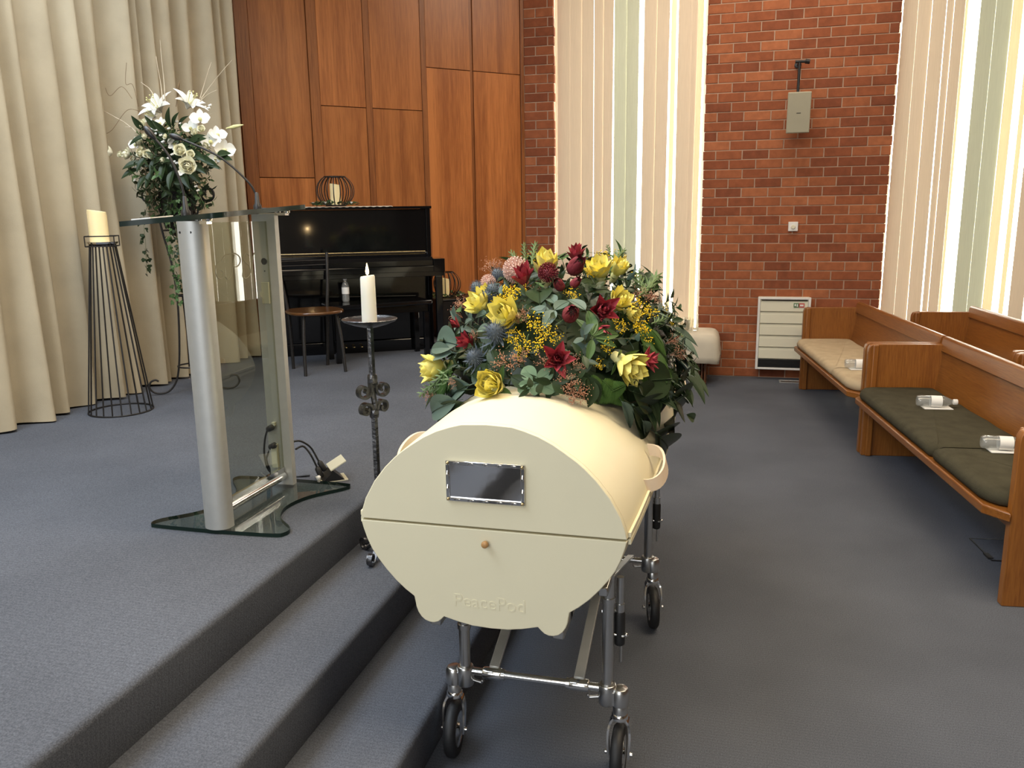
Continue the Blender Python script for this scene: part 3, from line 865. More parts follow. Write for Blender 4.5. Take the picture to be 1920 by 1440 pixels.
for x0 in (-.70, -.33):
    m = MB(); m.strip([(x0, YB - .004, .280), (x0, YF + .25, .485)], (1, 0, 0), .024, .008)
    part('folding_brace', m, M['steel'], tr, 30, 0.001, 1, world=True)
for x, y in ((-.262, YF + .03), (-.236, YB + .02)):
    m = MB(); rod(m, (x, y, .505), (x, y, .60), .0105, 12); rod(m, (x + .004, y, .34), (x + .004, y, .52), .004, 8)
    rod(m, (x, y, .47), (x, y, .52), .013, 12)
    m.tube([(x, y, .5), (x - .05, y, .49)], .008, 8)
    h = part('release_handle', m, M['steel'], tr, 40, world=True)
    m = MB(); m.lathe([(.010, .392), (.0148, .396), (.0155, .405), (.0155, .490), (.013, .496)], 16, T(x, y, 0))
    part('grip', m, M['rubber'], h, 50, world=True, label='black rubber grip')
    m = MB(); m.tube([(x - .03, y - .01, .43), (x + .012, y - .01, .425), (x + .018, y - .01, .43)], .004, 8); m.ball(.006, T(x + .02, y - .01, .43))
    part('latch_pin', m, M['chrome'], h, 50, world=True)
# ------------------------------------------------------------------ glass lectern
lec = thing('lectern', 'glass and aluminium lectern with two gooseneck microphones on the stage edge', 'lectern', (-1.72, 2.65, STG))
LX, LY = -1.72, 2.65
def smoothpoly(pts, n=5):
    """closed Catmull-Rom outline"""
    P = [Vector((p[0], p[1], 0)) for p in pts]; k = len(P); out = []
    for i in range(k):
        p0, p1, p2, p3 = P[i - 1], P[i], P[(i + 1) % k], P[(i + 2) % k]
        for j in range(n):
            t = j / n
            q = 0.5 * ((2 * p1) + (p2 - p0) * t + (2 * p0 - 5 * p1 + 4 * p2 - p3) * t * t + (3 * p1 - p0 - 3 * p2 + p3) * t ** 3)
            out.append((q.x, q.y))
    return out
def slab(poly, z0, z1, X=None):
    """glass slab: faces in material 0, rim in material 1"""
    m = MB(); n = len(poly)
    v = [(p[0], p[1], z0) for p in poly] + [(p[0], p[1], z1) for p in poly]
    m.add(v, [tuple(range(n - 1, -1, -1)), tuple(range(n, 2 * n))], X)
    m.m = 1
    b = len(m.v) - 2 * n
    m.f += [(b + i, b + (i + 1) % n, b + n + (i + 1) % n, b + n + i) for i in range(n)]; m.mi += [1] * n
    return m
base_poly = smoothpoly([(-1.985, 2.385), (-1.945, 2.372), (-1.72, 2.372), (-1.505, 2.385), (-1.462, 2.405), (-1.468, 2.455), (-1.555, 2.54), (-1.592, 2.65), (-1.565, 2.77), (-1.478, 2.885),
                        (-1.462, 2.925), (-1.500, 2.945), (-1.72, 2.950), (-1.94, 2.945), (-1.985, 2.925), (-1.975, 2.88), (-1.885, 2.77), (-1.855, 2.65), (-1.885, 2.53), (-1.975, 2.43)], 4)
part('base_plate', slab(base_poly, .512, .526), [M['base_glass'], M['glass_edge']], lec, 25, label='curved clear green glass foot plate', world=True)
def topz(x, y=2.65): return 1.610 + 0.065 * (x - LX) + 0.05 * (y - 2.65)
def column(y, s, LX):
    """D section: flat face towards the glass panel, round face outwards"""
    w, d, f = .049, .058, .022
    poly = [(-w, 0), (w, 0)] if s < 0 else [(w, 0), (-w, 0)]
    out = [(-w, 0), (-w, f)]
    for i in range(1, 12):
        a = PI - PI * i / 12
        out.append((w * cos(a), f + (d - f) * sin(a)))
    out += [(w, f), (w, 0)]
    poly = [(LX + p[0], y + s * p[1]) for p in out]
    zt = topz(LX, y) - .008
    if s > 0: poly = poly[::-1]
    m = MB(); m.prism(poly, .526, zt)
    c = part('column', m, M['alu'], lec, 40, world=True)
    m = MB()
    for dx in (-.022, .018): m.lathe([(.004, 0), (.004, .0015)], 8, T(LX + dx, y + s * (d - .004), 1.555) @ RX(-s * PI / 2))
    part('rivet', m, M['rubber'], c, 0, world=True)
    return c
c1 = column(2.425, -1, LX); c2 = column(2.875, 1, LX - .020)
m = MB(); m.prism([(LX - .015, 2.427), (LX - .005, 2.427), (LX - .005, 2.873), (LX - .015, 2.873)], .60, 1.585)
pan = part('front_panel', m, M['lect_glass'], lec, 0, label='clear glass panel with an etched monogram', world=True)
# etched monogram: a script P and S
m = MB()
def etch(pts, r=.0022): m.tube(spline([(LX - .0040, y, z) for y, z in pts], 6), r * .75, 5)
etch([(2.575, 1.395), (2.592, 1.385), (2.612, 1.40), (2.630, 1.44), (2.641, 1.468)])
etch([(2.560, 1.452), (2.585, 1.470), (2.640, 1.474), (2.672, 1.462), (2.676, 1.442), (2.655, 1.426), (2.632, 1.428)])
etch([(2.775, 1.470), (2.760, 1.455), (2.752, 1.43), (2.735, 1.395), (2.705, 1.380), (2.685, 1.388), (2.690, 1.405)])
etch([(2.735, 1.462), (2.715, 1.470), (2.698, 1.458), (2.705, 1.440), (2.730, 1.425), (2.738, 1.405)], .0018)
etch([(2.555, 1.452), (2.530, 1.440), (2.520, 1.415), (2.535, 1.392), (2.560, 1.395), (2.565, 1.412), (2.550, 1.42)], .0014)
part('etched_monogram', m, M['etch'], pan, 60, world=True)
m = MB(); m.tube([(LX - .010, 2.43, .565), (LX - .010, 2.87, .565)], .017, 14); m.prism([(LX - .016, 2.43), (LX - .004, 2.43), (LX - .004, 2.87), (LX - .016, 2.87)], .575, .602)
part('bottom_rail', m, M['chrome'], lec, 40, world=True)
m = MB(); m.box(-1.766, -1.732, 2.868, 2.8745, 1.268, 1.352); m.box(-1.774, -1.766, 2.869, 2.8745, 1.295, 1.315)
part('switch_plate', m, M['cream_plastic'], c2, 0, .0015, 1, 'cream switch plate', world=True)
m = MB(); m.lathe([(.011, 0), (.013, .001), (.011, .003), (.006, .003)], 16, T(-1.748, 2.8745, 1.432) @ RX(PI / 2)); m.lathe([(.0028, 0), (.0028, .001)], 8, T(-1.748, 2.8745, 1.395) @ RX(PI / 2))
part('cable_socket', m, M['rubber'], c2, 40, world=True)
m = MB(); m.box(-1.772, -1.745, 2.860, 2.8745, .60, .70); m.box(-1.762, -1.748, 2.862, 2.8745, .775, .79)
part('junction_plate', m, M['cream_plastic'], c2, 0, .001, 1, world=True)
# sloping reading top
tp = smoothpoly([(-1.965, 2.385), (-1.935, 2.355), (-1.83, 2.385), (-1.70, 2.37), (-1.60, 2.315), (-1.565, 2.325), (-1.555, 2.36), (-1.60, 2.50), (-1.615, 2.65), (-1.61, 2.80), (-1.590, 2.92), (-1.60, 2.945), (-1.63, 2.95), (-1.70, 2.935), (-1.83, 2.92), (-1.935, 2.955), (-1.965, 2.93), (-1.970, 2.65)], 4)
m = slab(tp, -.004, .013)
m.v = [(x, y, z + topz(x, y)) for x, y, z in m.v]
top = part('reading_top', m, [M['top_glass'], M['glass_edge']], lec, 25, label='sloping glass top with a dark reflection in its tint', world=True)
m = MB()
for y in (2.40, 2.90):
    m.box(-1.765, -1.650, y - .014, y + .014, topz(-1.70, y) - .018, topz(-1.70, y) - .008)
    for x in (-1.69, -1.65): m.lathe([(.010, -.014), (.012, -.010), (.012, -.002), (.008, 0)], 14, T(x, y, topz(x, y)))
part('top_bracket', m, M['chrome'], lec, 40, world=True)
def mic(pts, head_dir):
    P = spline(pts, 8)
    b = P[0]
    c = part('microphone', MB().lathe([(.016, -.002), (.016, .012), (.010, .020), (.007, .060), (.005, .062)], 14, T(*b)), M['plastic_black'], lec, 50, world=True, label='black gooseneck microphone')
    part('gooseneck', MB().tube(P, .0042, 8), M['plastic_black'], c, 60, world=True)
    d = Vector(head_dir).normalized(); q = d.to_track_quat('Z', 'Y').to_matrix().to_4x4()
    part('windscreen', MB().lathe([(.004, -.012), (.009, 0), (.0115, .010), (.0115, .024), (.008, .036), (.003, .042)], 14, T(*P[-1]) @ q), M['plastic_black'], c, 60, world=True)
mic([(-1.765, 2.885, topz(-1.765, 2.885) + .013), (-1.770, 2.885, 1.690), (-1.80, 2.87, 1.745), (-1.89, 2.84, 1.83), (-2.02, 2.80, 1.895)], (-.9, -.2, .32))
mic([(-1.745, 2.415, topz(-1.745, 2.415) + .013), (-1.75, 2.415, 1.70), (-1.785, 2.41, 1.80), (-1.83, 2.40, 1.862)], (-.62, -.1, .75))
tag(part('white_sheet', MB().add([(x, y, topz(x, y) + .0135 + h) for h in (0, .004) for x, y in ((-1.948, 2.40), (-1.88, 2.41), (-1.88, 2.53), (-1.948, 2.52))], [(3, 2, 1, 0), (4, 5, 6, 7), (0, 1, 5, 4), (1, 2, 6, 5), (2, 3, 7, 6), (3, 0, 4, 7)]), M['paper'], None, 0),
    'white sheet lying on the left edge of the lectern top', 'paper')  # thin white slab just above the glass top

# floor socket and leads behind the lectern
sk = thing('floor_socket', 'cream floor socket box with raised lid beside the lectern foot', 'socket', (-1.585, 3.03, STG), math.radians(38))
m = MB(); m.box(-.07, .05, -.045, .050, 0.0, .006); part('base_plate', m, M['cream_plastic'], sk, 0, .001, 1)
m = MB(); m.prism([(-.045, .006), (.045, .006), (.0, .048)], -.045, .045, T(-.01, 0, 0) @ RX(PI / 2)); part('socket_body', m, M['plastic_black'], sk, 0)
m = MB(); m.box(-.003, .003, -.05, .05, 0, .075, T(-.022, 0, .052) @ RY(math.radians(62))); part('lid', m, M['cream_plastic'], sk, 0, .001, 1)
m = MB(); m.ball(.009, T(-.068, -.02, .022)); part('plug_end', m, M['white'], sk, 60)
def cable(name, label, pts, r=.0042, plug=True):
    c = part(name, MB().tube(spline(pts, 8), r, 7), M['plastic_black'], None, 60)
    tag(c, label, 'cable')
    if plug:
        a, b = Vector(pts[-1]), Vector(pts[-2])
        d = (a - b).normalized(); q = d.to_track_quat('Z', 'Y').to_matrix().to_4x4()
        part('plug', MB().lathe([(.006, -.03), (.012, -.022), (.0125, .016), (.009, .02)], 12, T(*a) @ q), M['rubber'], c, 50)
    return c
cable('power_cable', 'upper black lead running from the lectern post to the floor socket', [(-1.70, 2.905, .70), (-1.69, 2.955, .69), (-1.665, 2.99, .655), (-1.64, 3.0, .60), (-1.625, 3.008, .568)])
cable('power_cable', 'lower black lead running from the lectern post to the floor socket', [(-1.70, 2.93, .662), (-1.685, 2.965, .665), (-1.66, 2.975, .63), (-1.64, 2.985, .575), (-1.63, 2.99, .545)])
cable('microphone_cable', 'black microphone lead looping behind the lectern post to its socket', [(-1.80, 3.0, .517), (-1.86, 2.98, .54), (-1.86, 2.95, .62), (-1.83, 2.915, .70), (-1.795, 2.885, .752), (-1.77, 2.866, .765)])
cable('microphone_cable', 'black coiled lead on the carpet at the lectern foot', [(-1.70, 3.03, .517), (-1.83, 2.99, .516), (-1.845, 2.94, .60), (-1.80, 2.90, .665), (-1.785, 2.88, .68), (-1.765, 2.866, .69)])

# ------------------------------------------------------------------ wrought iron candle stand
KX, KY, KZ = -1.232, 2.690, 0.34
ks = thing('candle_stand', 'tall wrought iron scroll candle stand on the step beside the casket', 'candle stand', (KX, KY, KZ))
m = MB(); m.lathe([(.013, .095), (.013, .55), (.012, .59)], 6); m.lathe([(.012, .65), (.0125, .69), (.0125, .88)], 6)
m.lathe([(.016, .54), (.018, .55), (.018, .565), (.016, .572)], 12); m.lathe([(.016, .667), (.018, .675), (.018, .69), (.016, .698)], 12)
m.tube([(0, 0, .56), (.004, 0, .595), (0, 0, .62), (-.004, 0, .65), (0, 0, .68)], .011, 8)
part('stem', m, M['iron_pol'], ks, 40)
m = MB(); m.lathe([(.012, .868), (.03, .872), (.06, .880), (.092, .892), (.099, .900), (.097, .902), (.09, .897), (.05, .889), (.0, .887)], 36)
part('drip_plate', m, M['iron_pol'], ks, 40)
def spiral(cx, cz, r0, r1, a0, a1, n=22):
    return [(cx + (r0 + (r1 - r0) * i / n) * cos(a0 + (a1 - a0) * i / n), cz + (r0 + (r1 - r0) * i / n) * sin(a0 + (a1 - a0) * i / n)) for i in range(n + 1)]
def scroll(az, pts, w=.024, t=.009, name='scroll'):
    m = MB(); m.strip([(p[0] * cos(az), p[0] * sin(az), p[1]) for p in pts], (-sin(az), cos(az), 0), w, t)
    part(name, m, M['iron_pol'], ks, 45)
for az, up in ((math.radians(236), 1), (math.radians(56), 1), (math.radians(246), -1), (math.radians(66), -1)):
    r = .031 if up > 0 else .028
    zc = .625 if up > 0 else .585
    pts = [(0.010, .672 if up > 0 else .570)] + [(.004 + .012, .595 if up > 0 else .532)]
    sp = spiral(.040, zc + (.018 if up > 0 else -.012), r, .008, PI, PI + 2 * PI * 1.15) if up > 0 else spiral(.040, zc - .012, r, .007, PI, -PI * 1.25)
    scroll(az, pts[:1] + sp)
for az in (math.radians(272), math.radians(152), math.radians(32)):
    foot = [(.010, .110), (.022, .070), (.045, .038), (.070, .020)] + spiral(.096, .030, .027, .007, -PI * .75, PI * 1.55)
    scroll(az, foot, .020, .006, 'foot')
pc = thing('pillar_candle', 'lit white pillar candle on the wrought iron stand', 'candle', (KX, KY, KZ + .889))
m = MB(); m.lathe([(.0268, 0), (.0270, .01), (.0262, .10), (.0258, .158), (.0235, .164), (.016, .160), (.0, .157)], 24)
for i in range(len(m.v)):
    x, y, z = m.v[i]
    if z > .15: m.v[i] = (x, y, z + x * .12)
part('wax', m, M['candle'], pc, 50)
part('wick', MB().tube([(0, 0, .156), (.001, 0, .166), (.002, 0, .172)], .0012, 6), M['iron'], pc, 60)
part('flame', MB().lathe([(.001, .166), (.0052, .172), (.0062, .180), (.0046, .190), (.0022, .200), (.0004, .208)], 12), M['flame'], pc, 60)
ld = bpy.data.lights.new('candle_glow', 'POINT'); ld.energy = 1.2; ld.color = (1, .68, .32); ld.shadow_soft_size = .012
lo = bpy.data.objects.new('candle_glow', ld); COL.objects.link(lo); lo.location = (KX, KY, KZ + .889 + .225)

# ------------------------------------------------------------------ wire candle tower by the curtain
TX, TY = -3.385, 3.92
tw = thing('candle_tower', 'tall tapering black wire candle holder standing by the curtain', 'candle holder', (TX, TY, STG))
m = MB()
NB = 22
for i in range(NB):
    a = 2 * PI * i / NB
    m.tube([(.172 * cos(a), .172 * sin(a), .004), (.066 * cos(a), .066 * sin(a), .955)], .0042, 6)
part('wire_rods', m, M['iron'], tw, 60)
for r, z, rr in ((.172, .005, .005), (.064, .955, .0045)):
    part('wire_ring', MB().tube([(r * cos(2 * PI * i / 40), r * sin(2 * PI * i / 40), z) for i in range(40)], rr, 6, True), M['iron'], tw, 60)
m = MB(); m.lathe([(.0, .957), (.078, .957), (.082, .968), (.080, .969), (.076, .962), (.0, .961)], 28)
part('dish', m, M['chrome'], tw, 40, label='small silver dish')
sq = RZ(math.radians(30))
m = MB()
for z in (.945, 1.0): m.tube([(s * .074, t * .074, z) for s, t in ((-1, -1), (1, -1), (1, 1), (-1, 1))], .0032, 6, True, sq)
for s, t in ((-1, -1), (1, -1), (1, 1), (-1, 1)): m.tube([(s * .074, t * .074, .945), (s * .074, t * .074, 1.0)], .0032, 6, False, sq)
part('square_rail', m, M['iron'], tw, 60)
def led_candle(label, loc, r, h, group=None, cat='candle'):
    t = thing('flameless_candle', label, cat, loc, 0, group)
    m = MB(); m.lathe([(r * 1.0, 0), (r, h * .9), (r * .96, h), (r * .8, h * .985), (r * .6, h * .90)], 26, None, True, False)
    for i in range(len(m.v)):
        x, y, z = m.v[i]
        if z > h * .8: m.v[i] = (x, y, z - (x * .6 + y * .25) * .25 * (z / h))
    part('wax', m, M['lit_wax'], t, 50)
    part('glowing_hollow', MB().lathe([(r * .62, h * .90), (r * .3, h * .885), (0.001, h * .88)], 20, None, False, True), M['lit_top'], t, 60)
    part('wick', MB().tube([(0, 0, h * .88), (0, 0, h * .97)], .002, 6), M['lit_top'], t, 60)
    return t
led_candle('large ivory candle on top of the black wire tower', (TX - .016, TY, STG + .962), .050, .175)
# ------------------------------------------------------------------ flower stand and white arrangement
FX, FY = -3.27, 4.46
fs = thing('flower_stand', 'tall black wrought iron flower stand with curled feet by the curtain', 'stand', (FX, FY, STG))
for k in range(4):
    a = math.radians(35 + 90 * k)
    pts = [(.115, 1.08), (.10, .98), (.075, .85), (.060, .70), (.058, .55), (.068, .35), (.085, .18), (.110, .08), (.155, .022), (.205, .010), (.245, .020), (.268, .050), (.260, .085), (.232, .098), (.212, .088)]
    part('leg', MB().tube([(p.x * cos(a), p.x * sin(a), p.y) for p in spline([(q[0], q[1], 0) for q in pts], 5)], .0062, 8), M['iron'], fs, 60)
for r, z in ((.092, .175), (.062, .62), (.100, 1.02)):
    part('wire_ring', MB().tube([(r * cos(2 * PI * i / 32), r * sin(2 * PI * i / 32), z) for i in range(32)], .005, 6, True), M['iron'], fs, 60)
m = MB()
for k in range(6):
    a = 2 * PI * k / 6; m.tube([(.028 * cos(a), .028 * sin(a), .17), (.022 * cos(a), .022 * sin(a), .4), (.030 * cos(a), .03 * sin(a), .62)], .004, 6)
part('inner_rods', m, M['iron'], fs, 60)
for s in (-1, 1):
    a = math.radians(0 if s > 0 else 180)
    pts = [(.10, 1.03), (.135, 1.14), (.17, 1.20)] + spiral(.215, 1.235, .052, .020, PI * 1.05, PI * 1.05 + 2 * PI * 1.05)
    part('scroll', MB().tube([(p[0] * cos(a), p[0] * sin(a), p[1]) for p in pts], .0065, 8), M['iron'], fs, 60)
m = MB(); m.lathe([(.030, .98), (.06, 1.0), (.085, 1.06), (.10, 1.15), (.108, 1.24), (.112, 1.25), (.10, 1.235), (.0, 1.20)], 24)
part('urn', m, M['iron'], fs, 50)

# ------------------------------------------------------------------ upright piano
pd = Vector((.867, .498, 0)); pnv = Vector((.498, -.867, 0))
PA = math.atan2(.498, .867)
po = Vector((-3.39, 5.784, STG))
pi_ = thing('piano', 'glossy black upright piano against the timber wall', 'piano', tuple(po), PA)
# local: x along the keyboard, y negative towards the room (front), z up
x0, x1 = -.14, 1.198
def pbox(name, a, b, c, d, e, f, mat='gloss_black', bv=.003, parent=None, lab=None):
    m = MB(); m.box(a, b, c, d, e, f); return part(name, m, M[mat], parent or pi_, 0, bv, 2, lab)
pbox('side_panel', x0, x0 + .035, -.012, .285, 0, 1.14); pbox('side_panel', x1 - .035, x1, -.012, .285, 0, 1.14)
pbox('lid', x0 - .012, x1 + .012, -.022, .29, 1.140, 1.160)
up_ = pbox('upper_panel', x0 + .036, x1 - .036, .0, .02, .80, 1.138)
pbox('lower_panel', x0 + .036, x1 - .036, .005, .02, .10, .62)
pbox('back_panel', x0 + .036, x1 - .036, .26, .285, 0, 1.138)
pbox('bottom_board', x0 + .036, x1 - .036, -.01, .05, .0, .095)
pbox('keybed', x0 - .003, x1 + .055, -.275, -.0, .62, .668)
pbox('key_slip', x0 + .05, x1 - .03, -.285, -.265, .655, .70)
for a, b in ((x0 - .006, x0 + .05), (x1 - .03, x1 + .058)): pbox('key_block', a, b, -.285, -.012, .655, .755)
fb = MB(); fb.prism([(-.26, .702), (-.262, .742), (-.245, .768), (-.20, .776), (-.05, .786), (-.002, .80), (-.002, .79), (-.05, .775), (-.24, .755), (-.25, .702)][::-1], x0 + .052, x1 - .033, basis((0, 1, 0), (0, 0, 1), (1, 0, 0)))
fbo = part('fallboard', fb, M['gloss_black'], pi_, 35)
m = MB(); m.tube([(x0 + .055, -.010, .8035), (x1 - .05, -.010, .8035)], .0045, 8); part('hinge', m, M['brass'], fbo, 50, label='long brass hinge strip')
for x in (x0 + .02, x1 + .012):
    m = MB(); m.box(x - .026, x + .026, -.27, -.215, .05, .62); m.box(x - .03, x + .03, -.28, -.0, 0.02, .05)
    part('leg', m, M['gloss_black'], pi_, 0, .004, 2)
for x in (.475, .537, .60):
    m = MB(); m.box(x - .009, x + .009, -.075, .0, .055, .063); m.lathe([(.013, 0), (.014, .006), (.010, .009)], 12, T(x, -.075, .055))
    part('pedal', m, M['brass'], pi_, 40, .001, 1, 'brass pedal')
# lace runner, lanterns with garlands
run = MB()
N = 60
v = []; f = []
for i in range(N + 1):
    x = .12 + (.90 - .12) * i / N
    for j, y in enumerate((-.030, .04, .12, .20)):
        yy = y + (.004 * abs(sin(i * PI / 2)) if j in (0, 3) else 0)
        v.append((x, yy, 1.1625 - (.006 * (1 if i % 4 < 2 else .4) if j == 0 else 0)))
for i in range(N):
    for j in range(3):
        b = i * 4 + j; f.append((b, b + 4, b + 5, b + 1))
run.add(v, f)
ro = part('lace_runner', run, M['lace'], None, 60); ro.matrix_basis = T(*po) @ RZ(PA)
so = ro.modifiers.new('thick', 'SOLIDIFY'); so.thickness = .0025; so.offset = 1
tag(ro, 'narrow ivory lace runner along the piano top', 'table runner')
def lantern(label, loc, group):
    t = thing('wire_lantern', label, 'lantern', loc, .2, group)
    m = MB(); R = .148; zc = .118; hz = .128
    for k in range(18):
        a = 2 * PI * k / 18
        path = []
        for i in range(13):
            th = -1.02 + (0.98 + 1.02) * i / 12
            path.append((R * cos(th) * cos(a), R * cos(th) * sin(a), zc + hz * sin(th) * 1.02))
        m.strip(path, (-sin(a), cos(a), 0), .008, .003)
    part('wire_ribs', m, M['iron'], t, 60)
    zt = zc + hz * 1.02 * sin(.98); rt = R * cos(.98)
    zb = zc - hz * 1.02 * sin(1.02); rb = R * cos(1.02)
    for r, z in ((rt, zt), (rb, zb)):
        m = MB(); m.lathe([(r - .004, z - .004), (r + .003, z - .004), (r + .003, z + .004), (r - .004, z + .004)], 36, None, False, False)
        part('ring', m, M['iron'], t, 40)
    m = MB(); m.lathe([(.0, zb - .006), (rb, zb - .006), (rb, zb - .002), (0, zb - .002)], 30); part('floor_disc', m, M['iron'], t, 40)
    return zb
def garland(label, loc, R, seed):
    rnd = random.Random(seed)
    t = thing('leaf_garland', label, 'garland', loc, 0, 'leaf garlands around the lanterns')
    for k in range(26):
        a = 2 * PI * k / 26 + rnd.uniform(-.1, .1)
        mm = MB()
        for q in range(3):
            X = RZ(a + PI / 2 * rnd.choice((1, -1)) * rnd.uniform(.1, 1.2)) @ RX(rnd.uniform(.05, .7)) @ RY(rnd.uniform(-.5, .5))
            mm.leaf(rnd.uniform(.035, .06), rnd.uniform(.018, .028), -.4, .2, T(R * cos(a) + rnd.uniform(-.012, .012), R * sin(a) + rnd.uniform(-.012, .012), .008 + .008 * q) @ X, 5)
        part('leaf_sprig', mm, M['dark'] if k % 3 else M['mid'], t, 60)
    for k in range(5):
        a = 2 * PI * k / 5 + 3.55 + rnd.uniform(-.15, .15)
        mm = MB()
        for q in range(7):
            mm.leaf(.020, .016, .8, .2, T((R + .012) * cos(a), (R + .012) * sin(a), .018) @ RZ(2 * PI * q / 7) @ RX(.7), 4)
        part('blossom', mm, M['whitepetal'], t, 60, label='small white blossom')
PM = T(*po) @ RZ(PA)
lp = PM @ Vector((.468, .11, 1.1675))
zb = lantern('round black wire lantern on top of the piano', tuple(lp), 'round wire lanterns')
led_candle('glowing ivory candle inside the lantern on the piano', tuple(lp + Vector((0, 0, zb - .002))), .042, .165, 'candles inside lanterns')
garland('leafy garland with white blossoms around the lantern on the piano', tuple(PM @ Vector((.455, .11, 1.166))), .155, 4)
# black cabinet in the corner with the second lantern
BXC = Vector((-2.30, 7.32, STG)); BA = PI / 4
cab = thing('black_cabinet', 'low black cabinet between the piano and the timber wall', 'cabinet', tuple(BXC), BA)
m = MB(); m.box(-.42, .30, -.20, .20, .02, .338); part('carcass', m, M['plastic_black'], cab, 0, .004, 2)
m = MB(); m.box(-.43, .31, -.21, .21, .338, .350); part('top_board', m, M['plastic_black'], cab, 0, .003, 1)
m = MB(); m.box(-.40, .28, -.17, .17, 0, .02); part('plinth', m, M['plastic_black'], cab, 0)
m = MB(); m.box(-.41, -.065, -.206, -.20, .03, .33); m.box(-.055, .29, -.206, -.20, .03, .33); part('door', m, M['plastic_black'], cab, 0, .001, 1)
l2 = BXC + Vector((-.215, -.165, .350))
zb = lantern('round black wire lantern half hidden beside the piano keyboard', tuple(l2), 'round wire lanterns')
led_candle('glowing ivory candle inside the lantern beside the piano', tuple(l2 + Vector((0, 0, zb - .002))), .042, .165, 'candles inside lanterns')
garland('leafy garland with white blossoms around the lantern beside the piano', tuple(l2 + Vector((0, 0, 0.0))), .155, 8)

# ------------------------------------------------------------------ chair, bench, bottle
ch = thing('chair', 'black steel chair with round brown wooden seat in front of the piano', 'chair', (-2.85, 5.30, STG), math.radians(-44))
# local +x is the front of the chair
m = MB(); sp = []
for i in range(40):
    a = 2 * PI * i / 40; c, s = cos(a), sin(a)
    sp.append((.198 * (abs(c) ** .75) * (1 if c > 0 else -1), .195 * (abs(s) ** .75) * (1 if s > 0 else -1)))
m.prism(sp, .418, .440); o = part('seat', m, M['seatwood'], ch, 30, .008, 3, 'varnished brown wooden seat')
for x, y in ((.155, -.135), (.155, .135)):
    part('leg', MB().tube(spline([(x * .78, y * .86, .418), (x * .95, y, .25), (x * 1.12, y * 1.08, .0)], 5), .0115, 10), M['iron'], ch, 60)
for y in (-.15, .15):
    part('leg', MB().tube(spline([(-.165, y * .86, 0), (-.150, y * .92, .25), (-.155, y * .98, .44), (-.175, y * 1.12, .62), (-.215, y * 1.25, .80), (-.222, y * 1.26, .825)], 5), .0115, 10), M['iron'], ch, 60)
for z, x in ((.775, -.210), (.742, -.203), (.705, -.195)):
    part('back_rail', MB().tube(spline([(x, -.185, z), (x - .014, 0, z), (x, .185, z)], 6), .0055, 8), M['iron'], ch, 60)
m = MB(); m.tube([(.13 * cos(2 * PI * i / 24), .13 * sin(2 * PI * i / 24), .410) for i in range(24)], .008, 8, True); part('seat_ring', m, M['iron'], ch, 60)
be = thing('piano_bench', 'black piano bench standing at the piano keyboard', 'bench', (-2.63, 5.90, STG), math.radians(42))
m = MB(); m.box(-.40, .40, -.15, .15, .405, .440); part('seat', m, M['gloss_black'], be, 0, .010, 3)
m = MB(); m.box(-.37, .37, -.125, .125, .35, .405); part('apron', m, M['gloss_black'], be, 0, .002, 1)
for sx in (-1, 1):
    for sy in (-1, 1):
        m = MB(); m.box(sx * .355 - .02, sx * .355 + .02, sy * .11 - .018, sy * .11 + .018, 0, .35); part('leg', m, M['gloss_black'], be, 0, .003, 1)

def bottle_parts(t):
    m = MB(); m.lathe([(.010, .004), (.026, .0), (.031, .006), (.0325, .020), (.0320, .055), (.0325, .10), (.0325, .135), (.030, .150), (.020, .172), (.0135, .184), (.0130, .196), (.0130, .205)], 22)
    part('bottle_body', m, M['clear'], t, 60)
    m = MB(); m.lathe([(.0285, .006), (.0305, .020), (.0303, .055), (.0305, .10), (.0305, .132)], 18); part('water', m, M['clear'], t, 60)
    m = MB(); m.lathe([(.0330, .072), (.0330, .130)], 22, None, False, False); part('paper_label', m, M['paper'], t, 60)
    m = MB(); m.lathe([(.0150, .190), (.0155, .194), (.0155, .212), (.0140, .214)], 18)
    for i in range(18):
        a = 2 * PI * i / 18; m.box(.0150, .0162, -.0008, .0008, .193, .211, RZ(a))
    part('cap', m, M['white'], t, 40)
b1 = thing('water_bottle', 'small water bottle standing upright on the piano bench', 'bottle', (-2.855, 5.822, STG + .4405), 0, 'water bottles')
bottle_parts(b1)
b1.matrix_basis = T(-2.855, 5.822, STG + .4405) @ SC(.87, .87, .87)
# ------------------------------------------------------------------ brick pier: loudspeaker, thermostat, heater, vent
sp_ = thing('wall_speaker', 'small grey loudspeaker hanging from a black bracket on the brick pier', 'loudspeaker', (.53, 8.245, 2.45), 0)
m = MB(); m.box(-.100, .100, -.155, .0, -.172, .175)
for i in range(len(m.v)):
    x, y, z = m.v[i]
    m.v[i] = (x * (1.0 if y < -.1 else .75), y, z)
X = T(0, -.125, 0) @ RX(math.radians(6)) @ RZ(math.radians(4))
m.v = [tuple(X @ Vector(p)) for p in m.v]
body = part('enclosure', m, M['speaker'], sp_, 0, .008, 3)
m = MB(); m.box(-.094, .094, -.160, -.155, -.166, .168, X); part('grille', m, M['speaker'], body, 0, .004, 2)
m = MB()
for i in range(5): m.box(-.020 + i * .0075, -.0145 + i * .0075, -.1612, -.1600, -.006, .001, X)
part('badge', m, M['rubber'], body, 0)
m = MB(); m.tube([(.0, -.185, .17), (.002, -.185, .42)], .012, 10); m.tube([(-.035, -.19, .425), (.05, -.185, .425)], .013, 10); m.tube([(.05, -.185, .425), (.085, -.18, .420)], .020, 12)
m.tube([(.0, -.185, .425), (0, -.01, .425)], .010, 8); m.lathe([(.030, 0), (.030, .012), (.02, .016)], 16, T(0, 0, .425) @ RX(PI / 2))
part('bracket', m, M['plastic_black'], sp_, 50, label='black swivel wall bracket')
th = thing('thermostat', 'small square cream thermostat on the brick pier', 'thermostat', (.563, 8.25, 1.446))
